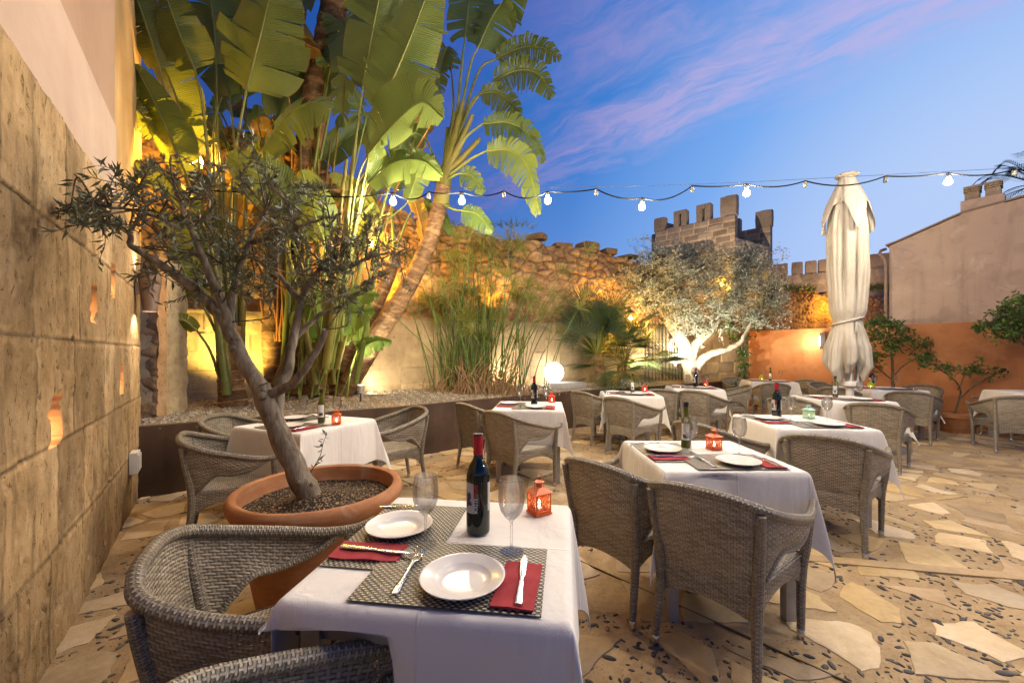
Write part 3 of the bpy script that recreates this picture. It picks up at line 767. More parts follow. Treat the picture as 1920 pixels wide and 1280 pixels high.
# small far houses and palm come with the house on the right
house = thing('house', 'plain pinkish house wall with sloping roof edge and twin chimneys', 'house', (7.80, 8.27, 0))
HO = (7.80, 8.27, 0); h0 = np.array([7.80, 8.27]); h1 = np.array([10.30, 4.86]); HL = np.linalg.norm(h1 - h0); hd = (h1 - h0) / HL
def roofz(u): return np.interp(u, [0, 1.0, HL], [3.54, 3.92, 4.30])
hn = np.array([-hd[1], hd[0]]); ha = math.atan2(hd[1], hd[0])           # away from the courtyard is +hn
mb = MB(); wall_field(mb, h0, h1, 0, 3.6, lambda u, z: .006 * (fbm(u * 2, z * 2, 3, 5) - .5), 80, 60, .35, top=roofz); mb.build('wall', M['house_render'], house, loc=HO)
mb = MB(); u_ = np.linspace(-.05, HL, 30); P = np.zeros((30, 2, 3))
for j, off in enumerate((-.045, 5.0)):
    q = h0 + hd * u_[:, None] + hn * off; P[:, j, 0] = q[:, 0]; P[:, j, 1] = q[:, 1]; P[:, j, 2] = roofz(u_) + .012
mb.grid(P); P2 = P.copy(); P2[..., 2] += .03; mb.grid(P2, flip=True); mb.grid(np.stack([P[:, 0], P2[:, 0]], 1)); mb.grid(np.stack([P[0], P2[0]], 1))
mb.build('roof', M['sconce_brown'], house, loc=HO)
q = h0 + hd * 1.245 + hn * .172; mb = MB(); mb.box((q[0], q[1], 3.93), (.52, .36, .46), ha); mb.build('chimney_stack', M['house_render'], house, smooth=False, loc=HO)
for du in (1.12, 1.37):
    q = h0 + hd * du + hn * .17; mb = MB()
    mb.box((q[0], q[1], 4.23), (.18, .24, .15), ha)
    for k in range(3): mb.box((q[0], q[1], 4.325 + k * .033), (.21, .27, .014), ha); mb.box((q[0], q[1], 4.309 + k * .033), (.15, .21, .019), ha)
    mb.box((q[0], q[1], 4.412), (.215, .275, .022), ha); mb.build('chimney', M['tower_stone'], house, smooth=False, loc=HO)
mb = MB(); q = h0 - hd * .04 - hn * .06
mb.tube([(q[0], q[1], 3.48), (q[0] - .09, q[1] + .015, 3.45), (q[0] - .115, q[1] + .02, 3.39), (q[0] - .035, q[1], 3.30), (q[0], q[1], 3.17), (q[0], q[1], .2)], .03, 8); mb.build('downpipe', M['sconce_brown'], house, loc=HO)
# orange garden wall
ow0 = np.array([5.94, 10.04]); ow1 = np.array([9.35, 5.39])
orange = thing('garden_wall', 'smooth orange rendered garden wall closing the courtyard on the right', 'wall', (*ow0, 0))
mb = MB(); wall_field(mb, ow0, ow1, 0, 1.88, lambda u, z: .006 * (fbm(u * 1.5, z * 1.5, 4, 5) - .5), 120, 50, .25); mb.build('render_face', M['orange_render'], orange, loc=(*ow0, 0))
# planter: rusty steel upstand and gravel
PL = np.array([(-3.46, 3.64), (-1.57, 4.9), (-.80, 5.52), (0, 6.17), (1.03, 7.08), (2.4, 7.85), (5.35, 9.75)])
mb = MB(); n = len(PL); seg = []
for i in range(n - 1):
    k = max(2, int(np.linalg.norm(PL[i + 1] - PL[i]) / .3)); seg += [PL[i] + (PL[i + 1] - PL[i]) * t / k for t in range(k)]
seg.append(PL[-1]); seg = np.array(seg)
tn = np.gradient(seg, axis=0); tn /= np.linalg.norm(tn, axis=1)[:, None]; nn = np.stack([-tn[:, 1], tn[:, 0]], -1)
prof = [(0, 0), (0, .655), (.012, .66), (.05, .66), (.055, .655), (.055, .3)]
P = np.zeros((len(seg), len(prof), 3))
for j, (o_, z_) in enumerate(prof): P[:, j, :2] = seg + nn * o_; P[:, j, 2] = z_
mb.grid(P)
for i in range(5, len(seg) - 1, 7): mb.box((*(seg[i] - nn[i] * .001), .31), (.006, .004, .62), math.atan2(tn[i][1], tn[i][0]))
planter = mb.build('planter_edge', M['corten'], angle=35)
tag(planter, 'low dark rusty steel edge holding up the raised gravel bed', 'planter')
mb = MB(); nb = 40; P = np.zeros((len(seg) * 2, nb, 3))
sg = np.array([seg[0] + (seg[-1] - seg[0]) * 0 for _ in range(1)])
ss = np.stack([np.interp(np.linspace(0, len(seg) - 1, len(seg) * 2), np.arange(len(seg)), seg[:, k]) for k in (0, 1)], -1)
for i, s in enumerate(ss):
    # straight back to the city wall
    x1 = s[0] - .45 * (BW(s[0]) - s[1]); e = np.array([x1, BW(x1) + .05])
    for j in range(nb):
        f = j / (nb - 1); q = s * (1 - f) + e * f + np.array([-.03, .05]) * (1 - f)
        P[i, j] = (q[0], q[1], .62 + .10 * f + .04 * (float(fbm(np.array(q[0] * 2), np.array(q[1] * 2), 3, 4)) - .45))
mb.grid(P); tag(mb.build('gravel', M['gravel_bed']), kind='structure')
def gravel_z(x, y): return .66
def chips():
    r = np.random.default_rng(9); mb = MB()
    tet = np.array([(1, 0, -.5), (-.5, .87, -.5), (-.5, -.87, -.5), (0.2, 0, .8), (-.3, .4, .6)])
    fs = [(0, 1, 4), (0, 4, 3), (1, 2, 4), (2, 3, 4), (2, 0, 3), (0, 2, 1)]
    for _ in range(15000):
        i = r.integers(0, int(len(ss) * .8)); f = r.random() ** 1.3 * .97; j = f * (nb - 1); p = P[i, int(j)] + r.normal(0, .035, 3) * (1, 1, 0)
        if np.any(np.linalg.norm(seg - p[:2], axis=1) < .10): continue
        s = r.uniform(.006, .016); a = r.uniform(0, 6.28); V = tet @ np.array([[math.cos(a), math.sin(a), 0], [-math.sin(a), math.cos(a), 0], [0, 0, 1]]) * s * r.uniform(.6, 1.3, 3) + p + (0, 0, .004)
        mb.add(V, fs, None, np.array((.42, .36, .27)) * r.uniform(.5, 1.5))
    tag(mb.build('gravel_chips', M['pebble'], smooth=False), kind='stuff')
chips()
# ---------------------------------------------------------------- wicker armchair
def make_chair():
    t = thing('wicker_armchair', 'grey brown wicker armchair', 'chair')
    rr = np.array([(0, -.315, .775), (.12, -.308, .768), (.215, -.268, .738), (.272, -.15, .688), (.297, -.01, .642), (.305, .11, .611), (.302, .20, .600), (.297, .27, .604), (.293, .335, .620)])
    bb = np.array([(0, -.232, .395), (.10, -.230, .395), (.196, -.215, .397), (.242, -.11, .512), (.272, -.02, .514), (.290, .06, .525), (.296, .125, .548), (.298, .175, .578), (.297, .205, .596)])
    mir = lambda A: np.vstack([A[::-1] * (-1, 1, 1), A[1:]])
    rr[:, 2] *= np.array([.982, .982, .985, .99, 1, 1, 1, 1, 1.01]); rail = catmull(mir(rr), 97); bot = catmull(mir(bb), 97)
    # the woven back and arms, a thin body with an inner and an outer face
    L = np.concatenate([[0], np.cumsum(np.linalg.norm(np.diff((rail + bot) / 2, axis=0), axis=1))])
    nv = 14; P = np.zeros((97, nv, 3)); U = np.zeros((97, nv, 2))
    for j in range(nv):
        f = j / (nv - 1); q = rail * (1 - f) + bot * f
        # a gentle belly in the back
        out = np.stack([q[:, 0], q[:, 1] - .05, 0 * q[:, 2]], -1); out /= np.linalg.norm(out, axis=1)[:, None] + 1e-9
        P[:, j] = q + out * (.012 * math.sin(math.pi * f))
        U[:, j, 0] = L; U[:, j, 1] = np.linalg.norm(rail - bot, axis=1) * f * 1.0
    mb = MB(); out = np.stack([P[..., 0], P[..., 1] - .05, 0 * P[..., 0]], -1); out /= np.linalg.norm(out, axis=-1, keepdims=True) + 1e-9
    mb.grid(P + out * .0015, U)
    mb.build('backrest', M['wicker'], t, angle=180)
    mb = MB(); rad = np.interp(np.linspace(-1, 1, 97), [-1, -.8, 0, .8, 1], [.017, .020, .021, .020, .017])
    mb.tube(rail + (0, 0, .002), rad, 10); mb.build('arm_rail', M['wicker_wrap'], t, angle=60)
    for sg in (-1, 1):
        br = bot[60:] if sg > 0 else bot[:37][::-1]
        mb = MB(); mb.tube(br, .0125, 8); mb.build('arm_brace', M['wicker_wrap'], t, angle=60)
        # front leg carries the arm, rear leg runs up the back
        for nm, pts, rd in (('leg', catmull([(sg * .296, .232, .595), (sg * .280, .238, .45), (sg * .262, .242, .30), (sg * .258, .248, .045)], 14), [.019, .021, .021, .0165]),
                            ('leg', catmull([(sg * .222, -.283, .712), (sg * .214, -.270, .62), (sg * .200, -.238, .44), (sg * .195, -.235, .28), (sg * .203, -.27, .045)], 18), [.0165, .018, .023, .022, .0165])):
            rad = np.interp(np.linspace(0, 1, len(pts)), np.linspace(0, 1, len(rd)), rd)
            mb = MB(); mb.tube(pts, rad, 10); lg = mb.build(nm, M['wicker_wrap'], t, angle=60)
            e = pts[-1]; mb = MB(); mb.lathe([(0, .001), (.014, .001), (.0155, .004), (.0175, .048), (.016, .05)], 12, (e[0], e[1], 0)); mb.build('foot_cap', M['steel'], lg)
    # seat and the woven skirt below it
    n = 15; P = np.zeros((n, n, 3)); U = np.zeros((n, n, 2))
    for i in range(n):
        for j in range(n):
            a = i / (n - 1) * 2 - 1; f = j / (n - 1); hw = .200 + .072 * f; y = -.222 + .478 * f
            ed = (1 - abs(a) ** 6) * (1 - abs(2 * f - 1) ** 6)
            P[i, j] = (a * hw, y, .400 + .024 * ed - .008 * math.cos(a * 1.5) * math.sin(math.pi * f)); U[i, j] = (a * hw, y)
    mb = MB(); mb.grid(P, U, flip=True); mb.build('seat', M['wicker_seat_lit'], t, angle=180)
    loop = []; low = []
    for (a, b, k) in (((-.195, -.225), (.195, -.225), 20), ((.195, -.225), (.262, .245), 24), ((.262, .245), (-.262, .245), 24), ((-.262, .245), (-.195, -.225), 24)):
        for i in range(k):
            f = i / k; p = np.array(a) * (1 - f) + np.array(b) * f
            loop.append(p); s = math.sin(math.pi * f) ** .55
            low.append(.245 + .085 * s if abs(a[1] - b[1]) > .1 or a[1] > 0 else .235 + .05 * s)
    loop.append(loop[0]); low.append(low[0]); loop = np.array(loop); low = np.array(low)
    L = np.concatenate([[0], np.cumsum(np.linalg.norm(np.diff(loop, axis=0), axis=1))])
    P = np.zeros((len(loop), 8, 3)); U = np.zeros((len(loop), 8, 2))
    for j in range(8):
        f = j / 7; bul = 1 + .03 * math.sin(math.pi * f)
        P[:, j, :2] = loop * bul; P[:, j, 2] = .408 * (1 - f) + low * f; U[:, j, 0] = L; U[:, j, 1] = (.43 - low) * f
    mb = MB(); mb.grid(P, U); mb.grid(P * (.965, .965, 1), U, flip=True); mb.build('skirt', M['wicker'], t, angle=180)
    return t

# ---------------------------------------------------------------- table, cloth and the things set on it
TH = .75
def make_table(a):
    t = thing('dining_table', 'square dining table', 'table')
    mb = MB(); mb.box((0, 0, TH - .018), (2 * a - .02, 2 * a - .02, .03)); mb.build('tabletop', M['table_wood'], t, smooth=False)
    mb = MB()
    for sx, sy, w_, d_ in ((0, 1, 2 * a - .12, .02), (0, -1, 2 * a - .12, .02), (1, 0, .02, 2 * a - .12), (-1, 0, .02, 2 * a - .12)):
        mb.box((sx * (a - .055), sy * (a - .055), TH - .073), (w_, d_, .075))
    mb.build('apron', M['table_wood'], t, smooth=False)
    for sx in (-1, 1):
        for sy in (-1, 1):
            mb = MB(); mb.box((sx * (a - .055), sy * (a - .055), .36), (.048, .048, .715)); mb.build('leg', M['table_wood'], t, smooth=False)
    return t
def cloth_mesh(a, drop, seed, lift=None):
    "square cloth lying on a square top; sides hang in soft folds, corners fall in cones"
    r = np.random.default_rng(seed); S = a + drop; n = 117
    lin = np.concatenate([np.linspace(-S, -a, 34)[:-1], np.linspace(-a, a, 51), np.linspace(a, S, 34)[1:]])
    n = len(lin); X, Y = np.meshgrid(lin, lin, indexing='ij'); P = np.zeros((n, n, 3))
    ph = r.uniform(0, 6.28, 16); am = r.uniform(.4, 1.0, 16); splay = r.uniform(.14, .30, 4)
    rnd = .014
    for i in range(n):
        for j in range(n):
            x, y = X[i, j], Y[i, j]; ex, ey = max(abs(x) - a, 0), max(abs(y) - a, 0); sx, sy = (1 if x > 0 else -1), (1 if y > 0 else -1)
            e = math.hypot(ex, ey)
            if e == 0:
                P[i, j] = (x, y, .0012 * math.sin(x * 11 + ph[0]) * math.sin(y * 9 + ph[1])); continue
            fi = math.atan2(ey, ex); c2 = math.sin(2 * fi)
            k = (0 if sx > 0 else 1) + (0 if sy > 0 else 2)
            roll = rnd * (1 - math.exp(-e / rnd))
            side = 0 if ex >= ey else 1; along = y if side == 0 else x; q = 4 * side + (0 if (sx if side == 0 else sy) > 0 else 2)
            g_ = e / drop
            fold = am[q] * math.sin(along * 9.5 + ph[q]) * .5 + am[q + 1] * math.sin(along * 17 + ph[q + 1]) * .25
            edge = max(0.0, (abs(along) - a * .55) / (a * .45)) if min(ex, ey) == 0 else 1.0
            out = roll + g_ * (.018 + .030 * fold * (1 - .4 * edge)) 
            flare = e * splay[k] * c2 ** 1.3
            dx, dy = math.cos(fi), math.sin(fi)
            px_ = (min(abs(x), a) + dx * out + .7071 * flare) * sx; py_ = (min(abs(y), a) + dy * out + .7071 * flare) * sy
            z = -math.sqrt(max(0, e * e - flare * flare * .9)) + roll * .35
            P[i, j] = (px_, py_, z)
    if lift is not None: P = lift(P, X, Y)
    P[..., 2] += TH + .004
    return P
def make_cloth(a, drop, seed, lift=None):
    P = cloth_mesh(a, drop, seed, lift); mb = MB(); mb.grid(P, flip=True)
    o = mb.build('tablecloth', M['linen'], angle=180); return o
ZT = TH + .0065
def rrect(w_, d_, n=1): return w_, d_
def make_mat():
    n = 2; mb = MB(); P = np.array([[(-.225, -.15, 0), (-.225, .15, 0)], [(.225, -.15, 0), (.225, .15, 0)]], float)
    top = P + (0, 0, .0022); mb.grid(top, P[..., :2] + .5, flip=True)
    for a, b in (((0, 0), (1, 0)), ((1, 0), (1, 1)), ((1, 1), (0, 1)), ((0, 1), (0, 0))):
        mb.grid(np.array([[P[a], top[a]], [P[b], top[b]]]), np.zeros((2, 2, 2)))
    return mb.build('placemat', M['placemat'], smooth=False)
def make_plate():
    mb = MB(); mb.lathe([(0, .0035), (.045, .0035), (.062, .005), (.069, .011), (.074, .0135), (.100, .0205), (.1045, .0225), (.106, .0215), (.104, .0185), (.078, .0085), (.066, .002), (.052, 0), (0, 0)], 56)
    return mb.build('plate', M['ceramic'], angle=180)
def make_napkin():
    mb = MB()
    for k, (z0, s) in enumerate(((0, 0), (.0035, .004))):
        n, m_ = 16, 10; P = np.zeros((n, m_, 3))
        for i in range(n):
            for j in range(m_):
                y = (i / (n - 1) - .5) * .196; x = (j / (m_ - 1) - .5) * .098
                P[i, j] = (x + s * .4, y - s, z0 + .0035 + .0016 * math.sin(y * 55 + k) + .001 * math.sin(x * 70 + k * 2))
        mb.grid(P); Q = P.copy(); Q[..., 2] = z0 + .0004; mb.grid(Q, flip=True)
        for E in (P[0], P[-1], P[:, 0], P[:, -1]):
            B = E.copy(); B[:, 2] = z0 + .0004; mb.grid(np.stack([E, B], 1))
    return mb.build('napkin', M['napkin'], angle=50)
def strip_solid(mb, xs, hw, zc, th):
    "a bar of changing width and height along y"
    n = len(xs); P = np.zeros((n, 9, 3))
    for i in range(n):
        for k, (a, b) in enumerate(((-1, 0), (-.8, .8), (0, 1), (.8, .8), (1, 0), (.8, -.8), (0, -1), (-.8, -.8), (-1, 0))):
            P[i, k] = (a * hw[i], xs[i], zc[i] + b * th[i])
    mb.grid(P); mb.add(P[0, :8], [tuple(range(8))]); mb.add(P[-1, :8], [tuple(range(7, -1, -1))])
def make_fork():
    mb = MB(); y = np.linspace(-.10, .035, 16); f = (y + .10) / .135
    strip_solid(mb, y, np.interp(f, [0, .08, .55, .85, 1], [.0095, .0105, .005, .0032, .007]), .004 + .010 * np.clip(f - .2, 0, 1) ** 1.5, np.full(16, .0015))
    y = np.linspace(.033, .056, 8); f = np.linspace(0, 1, 8); strip_solid(mb, y, np.interp(f, [0, .5, 1], [.006, .0118, .0125]), .0112 - .004 * f, np.full(8, .0013))
    for k in range(4):
        x = -.0099 + k * .0066; y = np.linspace(.054, .102, 8); f = np.linspace(0, 1, 8); m2 = MB()
        strip_solid(m2, y, np.interp(f, [0, 1], [.0022, .0012]), .0072 - .0045 * np.sin(f * 2.2) + .006 * f ** 3, np.full(8, .001))
        for V in m2.V: V[:, 0] += x
        for V, Fs in zip([np.vstack(m2.V)], [m2.Fc]): mb.add(V, Fs)
    return mb.build('fork', M['steel'], angle=50)
def make_knife():
    mb = MB(); y = np.linspace(-.11, 0, 12); f = np.linspace(0, 1, 12)
    strip_solid(mb, y, np.interp(f, [0, .1, .8, 1], [.010, .0095, .0062, .0055]), np.full(12, .0045), np.interp(f, [0, 1], [.0036, .003]))
    y = np.linspace(-.001, .112, 14); f = np.linspace(0, 1, 14)
    strip_solid(mb, y, np.interp(f, [0, .12, .7, .92, 1], [.0055, .0085, .0092, .007, .001]), np.full(14, .0045), np.full(14, .0009))
    return mb.build('knife', M['steel'], angle=50)
def make_glass():
    mb = MB()
    mb.lathe([(0, .002), (.030, .0012), (.0345, .0015), (.0345, .003), (.02, .005), (.006, .010), (.0042, .02), (.0038, .06), (.0042, .085), (.008, .092), (.020, .102), (.031, .118), (.037, .138), (.0385, .158), (.0365, .185), (.0335, .208), (.0325, .210), (.0318, .208), (.0352, .185), (.0372, .158), (.0357, .138), (.0298, .119), (.019, .1045), (.006, .0945), (0, .0935)], 36)
    return mb.build('wine_glass', M['thin_glass'], angle=180)
def make_bottle():
    t = thing('wine_bottle', 'dark wine bottle', 'bottle')
    mb = MB(); mb.lathe([(0, .001), (.030, .001), (.0365, .004), (.0375, .012), (.0375, .185), (.036, .200), (.029, .216), (.0185, .232), (.0150, .242), (.0148, .262), (.0148, .300)], 44); mb.build('bottle_body', M['wine_glass_dark'], t, angle=180)
    mb = MB(); mb.lathe([(.0152, .250), (.0156, .252), (.0154, .285), (.0162, .294), (.0166, .300), (.0164, .312)], 28); mb.build('neck_foil', M['red_foil'], t, angle=180)
    mb = MB(); mb.lathe([(.0164, .3115), (.0166, .315), (.0150, .3165), (0, .3165)], 28); mb.build('cap', M['cap_black'], t, angle=50)
    def patch(name, a0, a1, z0, z1, mat, par, r=.03785):
        th = np.linspace(a0, a1, 16); P = np.zeros((16, 2, 3)); P[:, :, 0] = (r * np.cos(th))[:, None]; P[:, :, 1] = (r * np.sin(th))[:, None]; P[:, 0, 2] = z0; P[:, 1, 2] = z1
        b = MB(); b.grid(P); return b.build(name, mat, par, angle=180)
    lab = patch('front_label', R(-165), R(-112), .072, .166, M['label_grey'], t)
    # a dark hill-like drawing on the label
    b = MB(); r_ = .0381
    rr2 = np.random.default_rng(4)
    for (ac, zc, ra, rz) in ((-146, .118, 15, .020), (-136, .126, 10, .012), (-152, .104, 12, .014), (-132, .103, 9, .008)):
        th = np.linspace(0, 6.283, 22)[:-1]; k = 1 + .25 * rr2.normal(0, .6, 21)
        A = np.radians(ac + ra * np.cos(th) * k); Z = zc + rz * np.sin(th) * k
        V = np.c_[r_ * np.cos(A), r_ * np.sin(A), Z]; r_ += .00006
        V = np.vstack([V, [[r_ * math.cos(R(ac)), r_ * math.sin(R(ac)), zc]]]); b.add(V, [(i, (i + 1) % 21, 21) for i in range(21)])
    b.build('label_drawing', M['ink_dark'], lab, smooth=False)
    for txt, z0, mt in (('MORTITX', .0735, 'label_white'), ('NEGRE', .1235, 'ink_red')):
        cu = bpy.data.curves.new('lettering', 'FONT'); cu.body = txt; cu.size = .0195; cu.resolution_u = 2
        cu.offset = .00035
        tmp = bpy.data.objects.new('lettering', cu); COL.objects.link(tmp); bpy.context.view_layer.update()
        me = bpy.data.meshes.new_from_object(tmp.evaluated_get(bpy.context.evaluated_depsgraph_get())); bpy.data.objects.remove(tmp)
        co = np.zeros(len(me.vertices) * 3); me.vertices.foreach_get('co', co); co = co.reshape(-1, 3)
        wdt = co[:, 0].max(); tgt = .048 if txt == 'MORTITX' else .040
        th = R(-93) - co[:, 1] * .95 / .0378; q = np.c_[.0379 * np.cos(th), .0379 * np.sin(th), z0 + co[:, 0] * tgt / wdt]
        me.vertices.foreach_set('co', q.ravel()); me.materials.clear(); me.materials.append(M[mt]); me.update()
        o = bpy.data.objects.new('lettering', me); COL.objects.link(o); o.parent = t
    bl = patch('back_label', R(-38), R(0), .076, .166, M['label_grey'], t)
    return t
def make_oil():
    t = thing('oil_bottle', 'tall green oil bottle', 'bottle')
    mb = MB(); mb.lathe([(0, .001), (.024, .001), (.0285, .005), (.0285, .150), (.027, .165), (.018, .188), (.0135, .205), (.0128, .245), (.0148, .250), (.0148, .262), (.0115, .263)], 36); mb.build('bottle_body', M['oil_bottle'], t, angle=180)
    mb = MB(); mb.lathe([(.0152, .250), (.0156, .252), (.0156, .276), (.0145, .279), (0, .279)], 20); mb.build('cap', M['cap_black'], t, angle=50)
    th = np.linspace(R(-150), R(-50), 18); P = np.zeros((18, 2, 3)); P[..., 0] = (.0288 * np.cos(th))[:, None]; P[..., 1] = (.0288 * np.sin(th))[:, None]; P[:, 0, 2] = .05; P[:, 1, 2] = .15
    mb = MB(); mb.grid(P); lab = mb.build('front_label', M['label_white'], t, angle=180)
    th = np.linspace(R(-128), R(-72), 12); P = np.zeros((12, 2, 3)); P[..., 0] = (.02895 * np.cos(th))[:, None]; P[..., 1] = (.02895 * np.sin(th))[:, None]; P[:, 0, 2] = .062; P[:, 1, 2] = .086
    mb = MB(); mb.grid(P); mb.build('label_band', M['ink_dark'], lab, angle=180)
    return t
def make_lantern(kind):
    t = thing('candle_lantern', kind + ' candle lantern', 'lantern'); mt = M['lantern_' + kind]; a = .031
    mb = MB(); mb.box((0, 0, .0035), (2 * a + .006, 2 * a + .006, .005))
    for sx in (-1, 1):
        for sy in (-1, 1): mb.box((sx * (a - .003), sy * (a - .003), .041), (.006, .006, .071))
    for z in (.0095, .0735):
        for sx, sy in ((1, 0), (-1, 0), (0, 1), (0, -1)): mb.box((sx * (a - .0035), sy * (a - .0035), z), (.005 if sx else 2 * a - .012, .005 if sy else 2 * a - .012, .007))
    mb.build('frame', mt, t, smooth=False)
    # pierced scroll work on each side
    for k in range(4):
        rot = k * math.pi / 2; mb = MB()
        def ring(cx, cz, r_, a0=0, a1=6.283, rad=.0016):
            th = np.linspace(a0, a1, 18); p = np.c_[cx + r_ * np.cos(th), np.full(18, -(a - .0025)), cz + r_ * np.sin(th)]
            p = p @ np.array([[math.cos(rot), math.sin(rot), 0], [-math.sin(rot), math.cos(rot), 0], [0, 0, 1]]); mb.tube(p, rad, 5, cap=False)
        for sg in (-1, 1):
            ring(sg * .0085, .030, .0078); ring(sg * .0085, .030, .0035); ring(sg * .007, .047, .006); ring(sg * .012, .060, .0055, 0 if sg < 0 else math.pi * .0, 5.2); ring(sg * .018, .018, .005); ring(sg * .0195, .044, .004)
        ring(0, .062, .006); ring(0, .018, .0055)
        mb.build('scroll_panel', mt, t, angle=180)
    mb = MB(); b_ = a + .006
    mb.add([(-b_, -b_, .077), (b_, -b_, .077), (b_, b_, .077), (-b_, b_, .077), (-.013, -.013, .094), (.013, -.013, .094), (.013, .013, .094), (-.013, .013, .094)], [(0, 1, 5, 4), (1, 2, 6, 5), (2, 3, 7, 6), (3, 0, 4, 7), (4, 5, 6, 7), (3, 2, 1, 0)])
    mb.lathe([(.011, .092), (.0115, .108), (.0185, .110), (.0185, .113), (.003, .118), (0, .118)], 20); mb.build('roof', mt, t, angle=35)
    th = np.linspace(0, math.pi, 24); mb = MB(); mb.tube(np.c_[.021 * np.cos(th), 0 * th, .085 + .058 * np.sin(th)], .0012, 6); mb.build('handle', mt, t, angle=180)
    mb = MB(); mb.lathe([(0, .0065), (.016, .0065), (.0165, .008), (.0165, .020), (.014, .021), (0, .020)], 20); cd = mb.build('candle', M['wax'], t, angle=50)
    mb = MB(); mb.lathe([(0, .021), (.0035, .026), (.0042, .032), (.002, .042), (0, .048)], 10); mb.build('flame', M['flame'], cd, angle=180)
    return t

proto_mat, proto_plate, proto_nap, proto_fork, proto_knife, proto_glass = make_mat(), make_plate(), make_napkin(), make_fork(), make_knife(), make_glass()
PROTO = dict(placemat=(proto_mat, []), plate=(proto_plate, []), napkin=(proto_nap, []), fork=(proto_fork, []), knife=(proto_knife, []), glass=(proto_glass, []),
             wine=(make_bottle(), []), oil=(make_oil(), []))
for k in ('orange', 'red', 'teal', 'lime'): PROTO[k] = (make_lantern(k), [])
CAT = dict(placemat='placemat', plate='plate', napkin='napkin', fork='fork', knife='knife', glass='wine glass', wine='bottle', oil='bottle')
for k, v in CAT.items(): PROTO[k][0]['category'] = v
GRP = dict(placemat='woven placemats on the tables', plate='white plates on the tables', napkin='red napkins on the tables', fork='forks on the tables', knife='knives on the napkins', glass='wine glasses on the tables', wine='red wine bottles on the tables', oil='oil bottles on the tables')
# tables: centre, turn, half width, words for it, bottle, lantern
T = {
 0: ((-.167, 1.223), -7.5, .335, 'foreground table', 'wine', 'orange'),
 1: ((1.09, 2.29), 0, .345, 'table right of the foreground table', 'oil', 'orange'),
 2: ((2.43, 3.39), -5, .36, 'table with the pale teal lantern', 'wine', 'teal'),
 3: ((.19, 4.42), -5, .36, 'table in front of the glowing globe', 'wine', 'red'),
 4: ((1.69, 5.75), -8, .37, 'table in front of the fan palm', 'oil', 'red'),
 5: ((3.06, 6.75), -12, .37, 'table below the floodlit olive tree', 'wine', 'red'),
 6: ((5.35, 8.35), -18, .40, 'corner table by the orange wall', 'oil', 'lime'),
 7: ((4.20, 5.12), -6, .37, 'table in front of the closed parasol', 'oil', None),
 8: ((6.05, 6.6), -6, .40, 'table behind the closed parasol', 'wine', 'lime'),
 9: ((7.85, 5.95), -8, .38, 'table cut off at the right edge', None, None),
 10: ((-1.70, 3.33), -23, .365, 'table behind the potted olive', 'oil', 'orange'),
}
POS = {}
def at(i, x, y):
    (cx, cy), a, h, *_ = T[i]; a = R(a); return (cx + x * math.cos(a) - y * math.sin(a), cy + x * math.sin(a) + y * math.cos(a)), a
def put(kind, i, x, y, z, rot, label, name=None):
    (X, Y), a = at(i, x, y); pr, used = PROTO[kind]
    o = place(pr, used, (X, Y, ZT + z), a + R(rot), label, GRP.get(kind, 'candle lanterns on the tables')); return o
tables = {}
